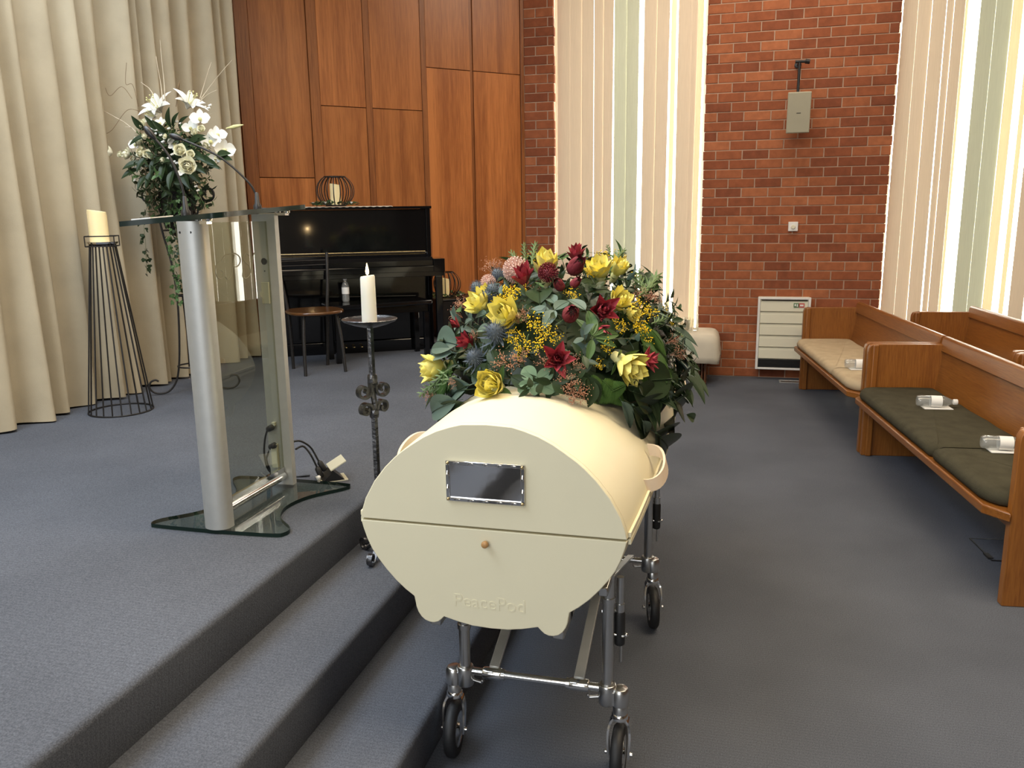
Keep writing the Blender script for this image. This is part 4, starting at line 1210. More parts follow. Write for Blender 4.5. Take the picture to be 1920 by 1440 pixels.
m = MB(); m.box(-.043, .043, -.030, .004, -.043, .043); part('cover', m, M['white'], th, 0, .004, 2)
m = MB(); m.lathe([(.020, 0), (.019, .010), (.017, .012)], 24, T(0, -.030, -.004) @ RX(PI / 2)); part('dial', m, M['heater_grey'], th, 40)
he = thing('wall_heater', 'cream slatted panel heater mounted low on the brick pier', 'heater', (.515, 8.25, .10))
m = MB(); m.box(-.232, .232, -.10, .004, .0, .69); part('casing', m, M['heater_grey'], he, 0, .006, 2)
m = MB()
for x0_, x1_, z0_, z1_ in ((-.238, -.215, 0, .694), (.215, .238, 0, .694), (-.215, .215, .672, .694), (-.215, .215, 0, .018)): m.box(x0_, x1_, -.122, -.098, z0_, z1_)
part('frame', m, M['white'], he, 0, .003, 1)
for i in range(5):
    z0 = .105 + i * .113
    m = MB(); m.prism([(-.100, z0), (-.120, z0 + .004), (-.113, z0 + .086), (-.104, z0 + .104), (-.100, z0 + .104)][::-1], -.213, .213, basis((0, 1, 0), (0, 0, 1), (1, 0, 0)))
    part('front_slat', m, M['heater_grey'], he, 0, .001, 1)
m = MB(); m.box(-.213, .213, -.104, -.098, .020, .098)
for i in range(5): m.box(-.213, .213, -.114, -.104, .026 + i * .015, .031 + i * .015)
part('outlet_grille', m, M['plastic_black'], he, 0, label='black outlet grille')
m = MB(); m.box(-.205, .205, -.1205, -.1, .6625, .6705); part('top_slot', m, M['groove'], he, 0)
m = MB(); m.box(.085, .130, -.1225, -.115, .600, .640); lab = part('sticker', m, M['green_label'], he, 0, label='green warning sticker')
m = MB(); m.box(.132, .180, -.1225, -.115, .600, .640); part('sticker', m, M['red_label'], he, 0, label='red warning sticker')
m = MB(); m.box(.140, .172, -.1232, -.1225, .612, .628); m.box(.092, .105, -.1232, -.1225, .612, .632); m.box(.112, .122, -.1232, -.1225, .606, .632); part('sticker_print', m, M['paper'], he, 0)
fv = thing('floor_vent', 'flat metal floor vent in the carpet below the heater', 'vent', (.60, 8.06, .0))
m = MB(); 
for a, b, c, d in ((-.10, .12, -.06, -.045), (-.10, .12, .045, .06), (-.10, -.085, -.045, .045), (.105, .12, -.045, .045)): m.box(a, b, c, d, 0.0005, .006)
part('frame', m, M['alu'], fv, 0)
m = MB(); m.box(-.085, .105, -.045, .045, .0005, .002)
for i in range(9): m.box(-.08 + i * .02, -.07 + i * .02, -.045, .045, .002, .004)
part('grille', m, M['steel'], fv, 0)
fo = thing('floor_outlet', 'black rimmed carpeted outlet flap in the floor below the front pew', 'outlet', (1.262, 4.13, 0), math.radians(6))
m = MB()
for a, b, c, d in ((-.055, -.049, -.14, .13), (.10, .106, -.14, .13), (-.049, .10, -.14, -.134), (-.049, .10, .124, .13)): m.box(a, b, c, d, .0005, .005)
m.box(-.062, -.040, -.12, -.06, .0005, .008)
part('rim', m, M['rubber'], fo, 0)
m = MB(); m.box(-.049, .10, -.134, .124, .0005, .003); part('flap', m, M['carpet'], fo, 0)

# ------------------------------------------------------------------ side table with cloth and glasses
tb = thing('side_table', 'low dark wooden table under an ivory cloth below the window', 'table', (-.40, 7.93, 0))
m = MB(); m.box(-.55, .27, -.22, .22, .452, .478); part('tabletop', m, M['dark_wood'], tb, 0, .004, 1)
for sx in (-.50, .17):
    m = MB()
    for k in range(4): m.box(sx - .045 + k * .028, sx - .029 + k * .028, -.17, .17, 0.03, .452)
    m.box(sx - .05, sx + .06, -.18, .18, 0, .03)
    part('leg', m, M['dark_wood'], tb, 0, .003, 1, 'slatted dark wood end support')
def tablecloth():
    m = MB(); n = 26
    X0, X1, Y0, Y1 = -1.02, -.03, 7.60, 8.20
    hx0, hx1, hy0, hy1 = -.96, -.125, 7.70, 8.155
    rnd = random.Random(2); v = []; f = []
    prm = []
    outline = rounded(hx0, hx1, hy0, hy1, .05, 6)
    N = len(outline)
    rings = [(0, 0), (.02, .006), (.045, .03), (.06, .08), (.066, .14), (.072, .20), (.076, .262)]
    cx, cy = (hx0 + hx1) / 2, (hy0 + hy1) / 2
    for k, (o, dz) in enumerate(rings):
        for i, (x, y) in enumerate(outline):
            dx = 1 if x > cx else -1; dy = 1 if y > cy else -1
            a, b = outline[i - 1], outline[(i + 1) % N]
            tx, ty = b[0] - a[0], b[1] - a[1]; l = math.hypot(tx, ty) or 1
            nx, ny = ty / l, -tx / l
            w = .010 * sin(i * 1.35) * dz / .26
            oo = (o + w) if ny < .5 else min(o, .035)
            v.append((x + nx * oo, y + ny * oo, .486 - dz * (1 if ny < .5 else .9) + .006 * sin(i * .7) * (k == len(rings) - 1)))
    for k in range(len(rings) - 1):
        for i in range(N):
            a = k * N + i; b = k * N + (i + 1) % N
            f.append((a, a + N, b + N, b))
    f.append(tuple(range(N)))
    m.add(v, f)
    o = part('tablecloth', m, M['cloth'], None, 50)
    s = o.modifiers.new('thick', 'SOLIDIFY'); s.thickness = .003; s.offset = 1
    tag(o, 'ivory cloth draped over the low side table', 'tablecloth')
tablecloth()
def tumbler(loc, label):
    t = part('drinking_glass', MB().lathe([(.024, 0), (.026, .004), (.032, .118), (.0335, .12), (.0315, .118), (.0235, .010), (.0, .008)], 18), M['drink'], None, 50)
    t.location = loc
    return tag(t, label, 'glass', 'drinking glasses on the side table')
for i, (x, y) in enumerate(((-.47, 7.80), (-.40, 7.86), (-.34, 7.80), (-.285, 7.88), (-.45, 7.93), (-.37, 7.99), (-.52, 7.87))):
    tumbler((x, y, .4895), 'clear drinking glass in the cluster on the ivory tablecloth')

# ------------------------------------------------------------------ pews
def pew(label, far, ang, ln):
    """local x along the pew from its far end to its near end, y from front to back"""
    a = math.radians(ang)
    t = thing('pew', label, 'pew', (far[0], far[1], 0), 0, 'oak pews')
    t.matrix_basis = basis((sin(a), -cos(a), 0), (cos(a), sin(a), 0), (0, 0, 1), (far[0], far[1], 0))
    # end panels
    for x0, x1 in ((0, .044), (ln - .044, ln)):
        m = MB()
        pr = [(.0, 0), (.53, 0), (.53, .70)] + [(.485 + .045 * cos(q), .70 + .045 * sin(q)) for q in (PI / 4, PI / 2)] + [(.035, .745), (.012, .737), (.002, .715), (0, .69)]
        m.prism(pr, x0, x1, basis((0, 1, 0), (0, 0, 1), (1, 0, 0)))
        ep = part('end_panel', m, M['pew'], t, 30, .004, 2)
        xi = x1 if x0 == 0 else x0 - .022
        m = MB(); m.prism([(.02, .0), (.058, 0), (.058, .742), (.02, .742)], xi, xi + .022, basis((0, 1, 0), (0, 0, 1), (1, 0, 0)))
        part('front_post', m, M['pew'], ep, 30, .008, 3)
    # seat board with clipped corners
    c = .10
    pl = [(.045, .0), (.045 + c * .0 + .0, -.0)]
    pl = [(-.01, -.005), (c - .005, -.075), (ln - c + .005, -.075), (ln + .01, -.005), (ln - .044, -.004), (ln - .044, .46), (.044, .46), (.044, -.004)]
    m = MB(); m.prism(pl, .362, .402)
    part('seat', m, M['pew_h'], t, 30, .006, 2)
    # backrest, leaning back, and its cap rail
    m = MB(); m.prism([(.405, .36), (.425, .36), (.485, .74), (.462, .74)], .044, ln - .044, basis((0, 1, 0), (0, 0, 1), (1, 0, 0)))
    part('backrest', m, M['pew_h'], t, 30, .002, 1)
    m = MB(); m.prism([(.438, .700), (.490, .700), (.505, .775), (.495, .792), (.468, .795), (.455, .785)], .006, ln - .006, basis((0, 1, 0), (0, 0, 1), (1, 0, 0)))
    part('cap_rail', m, M['pew_h'], t, 30, .006, 2)
    m = MB(); m.box(.044, ln - .044, .05, .075, .29, .362); part('seat_rail', m, M['pew_h'], t, 0, .003, 1)
    return t
def cushion(pw, label, x0, x1, mat, c0, c1, group):
    """soft pad on the seat board, corner clipped where c0 / c1"""
    f0 = -.062; bk = .415; k = .085
    pl = []
    if c0: pl += [(x0, f0 + k * .7), (x0 + k, f0)]
    else: pl += [(x0, f0)]
    if c1: pl += [(x1 - k, f0), (x1, f0 + k * .7)]
    else: pl += [(x1, f0)]
    pl += [(x1, bk), (x0, bk)]
    # refine outline, build domed pad
    n = len(pl); out = []
    for i in range(n):
        a, b = Vector((*pl[i], 0)), Vector((*pl[(i + 1) % n], 0))
        d = (b - a).length; r = min(.03, d / 3)
        q = max(2, int(d / .12))
        for j in range(q + 1): out.append(a + (b - a) * (r / d + (1 - 2 * r / d) * j / q))
    N = len(out); cx = sum(p.x for p in out) / N; cy = sum(p.y for p in out) / N
    v = []; f = []
    rings = [(-.014, .404), (-.002, .410), (.004, .425), (.004, .442), (-.004, .456), (-.018, .466), (-.045, .472)]
    for kk, (o, z) in enumerate(rings):
        for i, p in enumerate(out):
            a, b = out[i - 1], out[(i + 1) % N]
            tn = (b - a).normalized(); nx, ny = tn.y, -tn.x
            w = .0025 * sin(i * 2.1 + kk) if kk > 2 else 0
            xx = p.x + nx * o; yy = p.y + ny * o
            v.append((xx, yy, z + w))
    for kk in range(len(rings) - 1):
        for i in range(N):
            a = kk * N + i; b = kk * N + (i + 1) % N
            f.append((a, b, b + N, a + N))
    f.append(tuple((len(rings) - 1) * N + i for i in range(N))); f.append(tuple(range(N - 1, -1, -1)))
    m = MB(); m.add(v, f)
    o = part('seat_cushion', m, mat, None, 65)
    o.matrix_basis = pw.matrix_basis.copy()
    return tag(o, label, 'cushion', group)
A0, B0, C0, D0 = (.654, 7.774), (.887, 5.694), (1.50, 7.56), (1.672, 5.47)
pA = pew('oak pew with beige cushions in the front row below the brick pier', A0, 6.3, 2.07)
pB = pew('oak pew with dark green cushions nearest the camera in the front row', B0, 6.3, 2.20)
pC = pew('oak pew in the second row behind the beige cushioned pew', C0, 5.0, 2.06)
pD = pew('oak pew in the second row cut off by the right frame edge', D0, 5.0, 2.1)
cushion(pA, 'long beige seat cushion at the far end of the front pew', .046, 1.45, M['cush_beige'], 1, 0, 'beige pew cushions')
cushion(pA, 'short beige seat cushion under the water bottle on the far front pew', 1.46, 2.02, M['cush_beige'], 0, 1, 'beige pew cushions')
cushion(pB, 'long dark green seat cushion on the near front pew', .046, 1.45, M['cush_green'], 1, 0, 'dark green pew cushions')
cushion(pB, 'short dark green seat cushion at the near end of the front pew', 1.46, 2.15, M['cush_green'], 0, 1, 'dark green pew cushions')
cushion(pC, 'beige seat cushion on the second row pew by the window', .046, 2.01, M['cush_beige'], 1, 1, 'beige pew cushions')
def lying(label, plabel, x, y, ang, dz=0):
    z = .478 + .0345 + dz
    t = thing('water_bottle', label, 'bottle', (x, y, z), 0, 'water bottles')
    a = math.radians(ang)
    t.matrix_basis = T(x, y, z) @ RZ(a) @ RY(PI / 2)
    for ch_ in b1.children:
        c = ch_.copy(); COL.objects.link(c); c.parent = t
    m = MB(); m.box(.03, .185, -.052, .022, 0, .002); m.box(.03, .183, -.051, .022, .0022, .004)
    o = part('service_booklet', m, M['paper'], None, 0)
    o.matrix_basis = T(x, y, z - .0345 - .0045) @ RZ(a + .12)
    tag(o, plabel, 'booklet', 'white booklets under the bottles')
lying('water bottle lying on the beige cushion of the far front pew', 'white folded booklet under the bottle on the beige cushion', .83, 6.235, 2)
lying('water bottle lying on the long dark green cushion', 'white folded booklet under the bottle on the long green cushion', 1.075, 5.06, 0)
lying('water bottle lying on the short dark green cushion at the near pew end', 'white folded booklet under the bottle on the short green cushion', 1.185, 4.19, -2)
# positions of the flowers of the casket spray (kind, place, direction, turn, size)
SPRAY=[('Y',-0.921,2.591,1.098,-0.81,-0.58,-0.07,0,1.15),('Y',-0.665,2.33,1.088,-0.11,-0.94,0.34,40,1.2),('Y',-0.308,2.486,1.155,0.78,-0.49,-0.38,10,1.1),('Y',-0.65,2.479,1.284,-0.33,-0.89,0.32,70,1.15),('Y',-0.591,2.704,1.398,0.1,-0.39,0.91,20,1.15),('Y',-0.771,2.6,1.303,-0.61,-0.67,0.42,50,0.95),('Y',-0.349,2.635,1.307,0.54,-0.63,0.56,15,0.9),('Y',-0.313,2.646,1.284,0.77,-0.63,-0.08,80,0.65),('Y',-0.418,2.772,1.389,-0.11,-0.51,0.85,33,0.95),('Y',-0.38,2.854,1.388,0.47,-0.27,0.84,5,0.85),('Y',-0.792,2.69,1.33,-0.18,-0.6,0.78,5,0.55),('R',-0.652,2.647,1.371,0.05,-0.56,0.83,10,1.2),('R',-0.39,2.559,1.293,0.43,-0.85,0.29,30,1.25),('R',-0.486,2.368,1.17,0.24,-0.92,0.3,0,1.1),('R',-0.521,2.869,1.43,0.09,-0.36,0.93,0,1.05),('R',-0.783,2.466,1.194,-0.46,-0.76,0.46,20,0.9),('R',-0.252,2.561,1.143,0.94,-0.28,0.2,0,0.85),('R',-0.886,2.654,1.226,-0.66,-0.57,0.48,0,0.6),('R',-0.38,2.512,1.255,0.43,-0.72,-0.54,60,0.7),('M',-0.578,2.67,1.388,0.2,-0.75,0.63,0,0.85),('P',-0.513,2.721,1.4,0.51,-0.64,0.58,0,1.1),('P',-0.473,2.486,1.284,0.29,-0.9,0.34,0,1.05),('P',-0.516,2.603,1.359,-0.18,-0.82,0.54,0,0.7),('P',-0.493,2.631,1.366,0.63,-0.58,0.51,0,0.6),('W',-0.694,2.738,1.39,0.03,-0.84,0.54,0,1.0),('W',-0.8,2.768,1.349,-0.23,-0.66,0.72,0,0.6),('T',-0.769,2.782,1.37,-0.45,-0.2,0.87,0,1),('T',-0.866,2.863,1.321,-0.66,-0.13,0.74,0,1),('T',-0.745,2.633,1.333,-0.42,-0.36,0.83,0,1),('T',-0.755,2.602,1.313,-0.45,-0.4,0.8,0,1.0),('T',-0.675,2.421,1.225,-0.3,-0.68,0.67,0,1.35),('T',-0.735,2.398,1.157,-0.48,-0.73,0.48,0,1.1),('A',-0.709,2.609,1.339,-0.34,-0.39,0.86,40,1),('A',-0.671,2.561,1.329,-0.25,-0.45,0.86,120,1.1),('A',-0.708,2.566,1.318,-0.34,-0.45,0.83,50,0.9),('A',-0.571,2.442,1.266,-0.0,-0.64,0.77,140,0.95),('A',-0.657,2.589,1.346,-0.21,-0.42,0.88,280,0.9),('A',-0.603,2.388,1.211,-0.1,-0.75,0.65,260,0.9),('A',-0.549,2.387,1.212,0.06,-0.75,0.66,310,1),('A',-0.533,2.422,1.245,0.11,-0.68,0.73,60,0.8),('A',-0.633,2.411,1.23,-0.18,-0.7,0.69,120,0.8),('A',-0.506,2.41,1.229,0.18,-0.7,0.69,170,0.8),('A',-0.329,2.562,1.25,0.6,-0.45,0.66,350,0.8),('A',-0.278,2.631,1.242,0.7,-0.37,0.61,110,1.05),('A',-0.266,2.618,1.219,0.74,-0.38,0.56,40,1),('A',-0.255,2.746,1.271,0.72,-0.24,0.65,345,0.9),('A',-0.292,2.706,1.293,0.64,-0.28,0.71,40,1),('A',-0.437,3.108,1.416,0.29,0.1,0.95,140,1),('A',-0.454,2.879,1.418,0.25,-0.11,0.96,290,0.9),('A',-0.397,3.113,1.427,0.36,0.1,0.93,210,0.9),('A',-0.389,2.886,1.396,0.4,-0.1,0.91,170,0.8),('A',-0.69,2.994,1.433,-0.26,-0.0,0.97,65,0.9),('A',-0.713,2.981,1.423,-0.31,-0.02,0.95,170,0.7),('A',-0.754,2.954,1.404,-0.4,-0.04,0.92,75,0.8),('A',-0.481,2.58,1.341,0.22,-0.43,0.88,185,0.7),('A',-0.356,2.468,1.195,0.58,-0.6,0.55,175,0.7),('A',-0.595,2.367,1.186,-0.08,-0.8,0.59,115,0.7),('A',-0.465,3.097,1.433,0.22,0.09,0.97,60,0.8),('A',-0.301,2.655,1.278,0.64,-0.34,0.69,310,0.8),('A',-0.219,2.875,1.264,0.78,-0.11,0.61,210,0.7),('A',-0.324,2.98,1.368,0.54,-0.02,0.84,190,0.6),('A',-0.199,2.834,1.227,0.83,-0.15,0.53,300,0.6),('A',-0.37,2.42,1.15,0.57,-0.69,0.45,190,0.5),('A',-0.443,2.745,1.391,0.29,-0.24,0.93,0,0.8),('B',-0.641,2.347,1.163,-0.21,-0.83,0.51,130,1.2),('B',-0.59,2.343,1.17,-0.06,-0.84,0.54,240,1),('B',-0.517,2.346,1.167,0.16,-0.83,0.53,300,0.9),('B',-0.442,2.334,1.094,0.4,-0.87,0.31,90,1.2),('B',-0.424,2.34,1.084,0.45,-0.85,0.27,350,1.1),('B',-0.466,2.332,1.113,0.32,-0.87,0.37,80,1),('B',-0.607,2.459,1.289,-0.1,-0.6,0.8,220,0.8),('B',-0.924,2.805,1.279,-0.76,-0.18,0.62,195,0.9),('B',-0.836,2.888,1.411,-0.52,-0.09,0.85,25,1),('B',-0.817,2.905,1.408,-0.5,-0.08,0.86,240,0.9),('B',-0.938,2.787,1.252,-0.8,-0.19,0.57,195,0.8),('B',-0.434,2.37,1.16,0.4,-0.78,0.49,150,0.9),('B',-0.632,2.457,1.284,-0.16,-0.6,0.78,0,0.7),('B',-0.26,2.808,1.31,0.68,-0.18,0.71,190,0.9),('B',-0.294,2.771,1.329,0.61,-0.21,0.76,110,0.8),('B',-0.237,2.848,1.295,0.73,-0.14,0.67,140,0.7),('B',-0.99,2.618,0.989,-0.93,-0.36,-0.03,130,0.8),('B',-0.826,2.423,1.081,-0.71,-0.67,0.23,20,0.7),('B',-0.174,2.768,1.176,0.88,-0.22,0.41,280,0.8),('B',-0.157,2.767,1.134,0.92,-0.22,0.31,310,0.8),('B',-0.41,2.344,1.074,0.49,-0.84,0.24,200,0.9),('B',-0.771,2.463,1.22,-0.53,-0.59,0.61,140,0.6),('g',-0.841,2.499,1.188,-0.182,0.168,0.0,-0.79,-0.41,0.45,0.247,0.42),('g',-0.858,2.498,1.161,-0.175,0.137,-0.024,-0.83,-0.43,0.36,0.224,0.3),('d',-0.868,2.55,1.201,-0.122,0.169,0.021,-0.79,-0.35,0.49,0.209,0.35),('g',-0.801,2.536,1.263,-0.062,0.053,-0.025,-0.63,-0.45,0.63,0.085,0.3),('g',-0.745,2.516,1.288,-0.078,0.057,-0.02,-0.52,-0.47,0.71,0.099,0.35),('g',-0.714,2.442,1.247,-0.077,0.063,-0.001,-0.47,-0.58,0.67,0.1,0.35),('d',-0.566,2.497,1.324,-0.037,0.14,0.067,-0.03,-0.44,0.9,0.16,0.55),('d',-0.55,2.45,1.29,-0.063,0.095,0.058,-0.03,-0.54,0.84,0.128,0.5),('g',-0.52,2.503,1.324,-0.04,0.055,0.034,0.07,-0.49,0.87,0.076,0.5),('g',-0.53,2.475,1.307,-0.035,-0.004,-0.0,0.06,-0.57,0.82,0.035,0.45),('g',-0.515,2.478,1.307,0.017,0.03,0.017,0.16,-0.54,0.83,0.038,0.5),('g',-0.515,2.478,1.307,-0.01,-0.025,-0.017,0.13,-0.58,0.8,0.032,0.5),('d',-0.43,2.597,1.35,0.071,0.152,0.022,0.4,-0.32,0.86,0.169,0.45),('d',-0.444,2.615,1.363,-0.052,0.024,0.023,0.23,-0.36,0.9,0.062,0.4),('d',-0.461,2.625,1.373,0.054,0.09,0.013,0.31,-0.32,0.9,0.105,0.35),('g',-0.426,2.515,1.304,-0.064,0.041,0.045,0.28,-0.48,0.83,0.089,0.45),('n',-0.394,2.449,1.234,-0.022,0.093,0.082,0.42,-0.54,0.72,0.126,0.32),('n',-0.399,2.45,1.238,-0.05,0.028,0.05,0.38,-0.59,0.71,0.076,0.34),('n',-0.394,2.449,1.234,0.041,0.085,0.038,0.5,-0.55,0.67,0.102,0.34),('n',-0.388,2.448,1.229,0.076,0.088,0.008,0.56,-0.55,0.62,0.117,0.34),('n',-0.383,2.447,1.224,0.055,0.033,-0.019,0.56,-0.59,0.58,0.066,0.34),('n',-0.392,2.441,1.225,-0.003,-0.039,-0.043,0.48,-0.66,0.57,0.058,0.34),('n',-0.389,2.452,1.233,0.018,0.071,0.045,0.48,-0.55,0.68,0.086,0.3),('r',-0.539,2.31,1.116,-0.052,0.0,0.003,0.02,-0.92,0.39,0.052,0.75),('r',-0.539,2.31,1.116,-0.022,0.009,0.022,0.06,-0.91,0.41,0.032,0.8),('r',-0.534,2.309,1.112,0.042,0.001,-0.018,0.18,-0.92,0.34,0.045,0.7),('r',-0.539,2.308,1.112,0.0,-0.014,-0.046,0.1,-0.95,0.29,0.049,0.75),('r',-0.537,2.31,1.116,0.02,0.009,0.014,0.14,-0.91,0.4,0.026,0.7),('r',-0.539,2.308,1.112,-0.033,-0.007,-0.015,0.05,-0.94,0.35,0.037,0.7),('d',-0.169,2.654,1.069,-0.111,-0.194,0.025,0.85,-0.47,0.22,0.225,0.55),('d',-0.181,2.619,1.06,0.019,0.041,-0.089,0.93,-0.36,0.04,0.1,0.6),('d',-0.27,2.463,1.064,0.087,0.14,-0.069,0.86,-0.5,0.08,0.178,0.6),('d',-0.273,2.451,1.026,0.118,0.373,-0.197,0.9,-0.41,-0.17,0.438,0.42),('d',-0.268,2.456,1.015,0.067,0.135,-0.109,0.85,-0.52,-0.1,0.186,0.4),('d',-0.163,2.656,1.016,0.081,0.316,-0.126,0.98,-0.18,-0.1,0.35,0.4),('d',-0.162,2.656,0.994,0.028,0.277,-0.175,0.96,-0.2,-0.21,0.329,0.45),('g',-0.176,2.624,1.033,0.018,0.046,-0.047,0.94,-0.35,0.02,0.068,0.4),('d',-0.197,2.613,0.884,0.058,0.247,-0.146,0.87,-0.25,-0.42,0.293,0.4),('d',-0.209,2.571,0.91,0.056,0.322,-0.142,0.89,-0.27,-0.37,0.357,0.42),('g',-0.299,2.423,1.041,0.043,0.061,-0.111,0.78,-0.62,-0.03,0.134,0.3),('g',-0.242,2.495,0.965,0.02,0.114,-0.137,0.84,-0.47,-0.26,0.179,0.28),('d',-0.147,2.716,1.058,0.046,0.301,-0.107,0.99,-0.13,0.01,0.323,0.4),('n',-0.125,2.856,0.904,0.04,0.096,-0.045,0.96,-0.09,-0.26,0.113,0.3),('n',-0.158,2.67,0.986,0.048,0.309,-0.099,0.97,-0.17,-0.14,0.328,0.3),('d',-0.375,2.374,1.109,-0.005,-0.023,-0.065,0.56,-0.79,0.23,0.069,0.5),('d',-0.393,2.368,1.124,0.044,0.005,-0.084,0.58,-0.78,0.25,0.095,0.5),('d',-0.429,2.348,1.127,0.05,0.022,-0.018,0.49,-0.8,0.36,0.057,0.5),('d',-0.42,2.355,1.131,-0.041,-0.016,0.007,0.38,-0.82,0.42,0.044,0.5),('d',-0.615,2.317,1.127,0.027,-0.008,-0.012,-0.1,-0.91,0.39,0.031,0.5),('g',-0.757,2.359,1.087,-0.231,0.25,-0.125,-0.78,-0.62,0.1,0.362,0.25),('g',-0.834,2.411,1.004,-0.156,0.154,-0.091,-0.83,-0.55,-0.09,0.237,0.3),('g',-0.81,2.388,1.027,-0.203,0.156,-0.095,-0.81,-0.58,-0.04,0.273,0.3),('d',-0.762,2.358,1.072,-0.225,0.268,-0.085,-0.79,-0.61,0.1,0.36,0.28),('d',-0.781,2.364,1.028,-0.202,0.195,-0.133,-0.78,-0.62,-0.08,0.311,0.2),('d',-0.742,2.366,1.127,0.053,-0.02,0.016,-0.43,-0.8,0.42,0.059,0.5),('d',-0.753,2.368,1.116,0.046,-0.034,-0.017,-0.47,-0.82,0.33,0.059,0.5),('d',-0.699,2.386,1.196,0.031,-0.042,-0.042,-0.33,-0.78,0.53,0.067,0.5),('d',-0.728,2.374,1.157,-0.056,0.048,0.01,-0.52,-0.71,0.47,0.074,0.5),('d',-0.52,2.313,1.116,-0.111,0.006,0.009,-0.02,-0.92,0.4,0.112,0.3),('d',-0.577,2.884,1.449,-0.054,0.145,0.009,-0.07,-0.04,1.0,0.155,0.6),('n',-0.583,2.853,1.445,-0.06,0.171,0.007,-0.09,-0.06,0.99,0.181,0.5),('n',-0.56,2.827,1.441,-0.054,0.21,0.022,-0.04,-0.06,1.0,0.218,0.5),('n',-0.392,3.117,1.429,-0.006,-0.01,0.041,0.35,0.09,0.93,0.043,0.35),('n',-0.409,3.114,1.429,-0.064,-0.021,0.031,0.27,0.09,0.96,0.074,0.3),('n',-0.266,3.136,1.344,-0.019,-0.002,0.03,0.61,0.12,0.78,0.035,0.3),('n',-0.264,2.93,1.34,0.01,0.207,-0.007,0.66,0.03,0.75,0.207,0.35),('g',-0.219,2.816,1.275,0.02,0.316,-0.007,0.79,-0.03,0.62,0.316,0.4),('g',-0.226,2.772,1.269,0.037,0.152,-0.013,0.79,-0.14,0.6,0.157,0.4),('d',-0.202,2.76,1.233,0.049,0.237,-0.032,0.86,-0.11,0.5,0.245,0.35),('d',-0.434,2.845,1.424,-0.058,0.144,0.025,0.23,-0.07,0.97,0.157,0.4),('n',-0.76,2.954,1.415,-0.028,-0.028,0.024,-0.41,-0.05,0.91,0.046,0.3),('d',-0.281,2.47,1.118,0.061,0.075,-0.039,0.81,-0.53,0.26,0.105,0.4),('d',-0.149,2.787,1.138,0.029,0.167,-0.027,0.95,-0.12,0.28,0.171,0.5),('d',-0.147,2.764,1.114,0.037,0.243,-0.048,0.97,-0.11,0.21,0.251,0.4),('g',-0.785,2.657,1.339,-0.064,0.059,-0.024,-0.56,-0.3,0.77,0.09,0.3),('n',-0.902,2.73,1.268,-0.033,0.067,0.014,-0.75,-0.22,0.62,0.075,0.4),('F',-0.234,2.655,1.226,0.068,0.075,-0.079,0.84,-0.3,0.45,0.129,0.3),('F',-0.255,2.569,1.192,0.092,0.13,-0.083,0.85,-0.37,0.38,0.18,0.3),('F',-0.267,2.578,1.216,0.11,0.235,-0.045,0.83,-0.3,0.47,0.263,0.3),('F',-0.288,2.448,1.087,-0.084,-0.089,-0.034,0.67,-0.71,0.2,0.127,0.3),('F',-0.353,2.391,1.111,0.076,0.054,-0.084,0.7,-0.68,0.2,0.126,0.3),('F',-0.277,2.475,1.117,0.09,0.145,-0.026,0.83,-0.48,0.27,0.173,0.3),('F',-0.224,2.572,1.136,0.089,0.198,-0.067,0.91,-0.33,0.25,0.227,0.3),('F',-0.181,2.62,1.065,0.065,0.23,-0.091,0.96,-0.26,0.05,0.256,0.3),('F',-0.385,2.375,1.128,0.052,0.015,-0.076,0.6,-0.75,0.27,0.093,0.3),('F',-0.842,2.445,1.108,-0.151,0.203,-0.074,-0.85,-0.49,0.19,0.264,0.3),('F',-0.865,2.462,1.083,-0.144,0.146,-0.075,-0.87,-0.48,0.12,0.219,0.3),('H',-0.281,2.778,1.327,-0.037,0.275,0.054,0.59,-0.08,0.8,0.282,0.3),('H',-0.274,2.81,1.329,0.013,0.325,0.033,0.64,-0.03,0.77,0.327,0.3),('H',-0.288,2.748,1.325,0.022,0.204,0.018,0.64,-0.14,0.76,0.206,0.3),('H',-0.693,2.782,1.416,-0.079,0.152,0.045,-0.33,-0.13,0.94,0.177,0.3),('H',-0.691,2.823,1.425,-0.038,0.136,0.064,-0.28,-0.1,0.96,0.155,0.3),('H',-0.661,2.795,1.427,-0.032,0.189,0.061,-0.22,-0.1,0.97,0.201,0.3),('H',-0.534,2.425,1.269,0.023,0.036,0.025,0.12,-0.62,0.77,0.05,0.3),('H',-0.541,2.41,1.256,0.033,-0.012,-0.017,0.12,-0.69,0.71,0.039,0.3),('H',-0.616,2.385,1.229,-0.026,-0.018,-0.028,-0.17,-0.75,0.64,0.042,0.3),('H',-0.578,2.395,1.243,-0.011,-0.041,-0.048,-0.04,-0.76,0.65,0.064,0.3),('H',-0.399,2.912,1.419,0.013,0.2,0.039,0.36,0.01,0.93,0.204,0.3),('H',-0.237,2.679,1.244,0.048,0.173,-0.001,0.79,-0.22,0.57,0.18,0.3),('H',-0.174,2.809,1.205,0.028,0.078,-0.033,0.89,-0.14,0.43,0.09,0.3),('H',-0.404,2.994,1.425,-0.039,0.102,0.052,0.3,0.04,0.95,0.121,0.3),('H',-0.852,2.461,1.115,-0.158,0.135,-0.122,-0.86,-0.49,0.15,0.241,0.3),('H',-0.823,2.42,1.098,-0.162,0.217,-0.101,-0.84,-0.52,0.14,0.289,0.3),('H',-0.274,2.81,1.329,-0.052,0.016,0.042,0.59,-0.17,0.79,0.068,0.3),('H',-0.504,2.427,1.265,0.02,0.026,0.016,0.2,-0.63,0.75,0.037,0.3)]
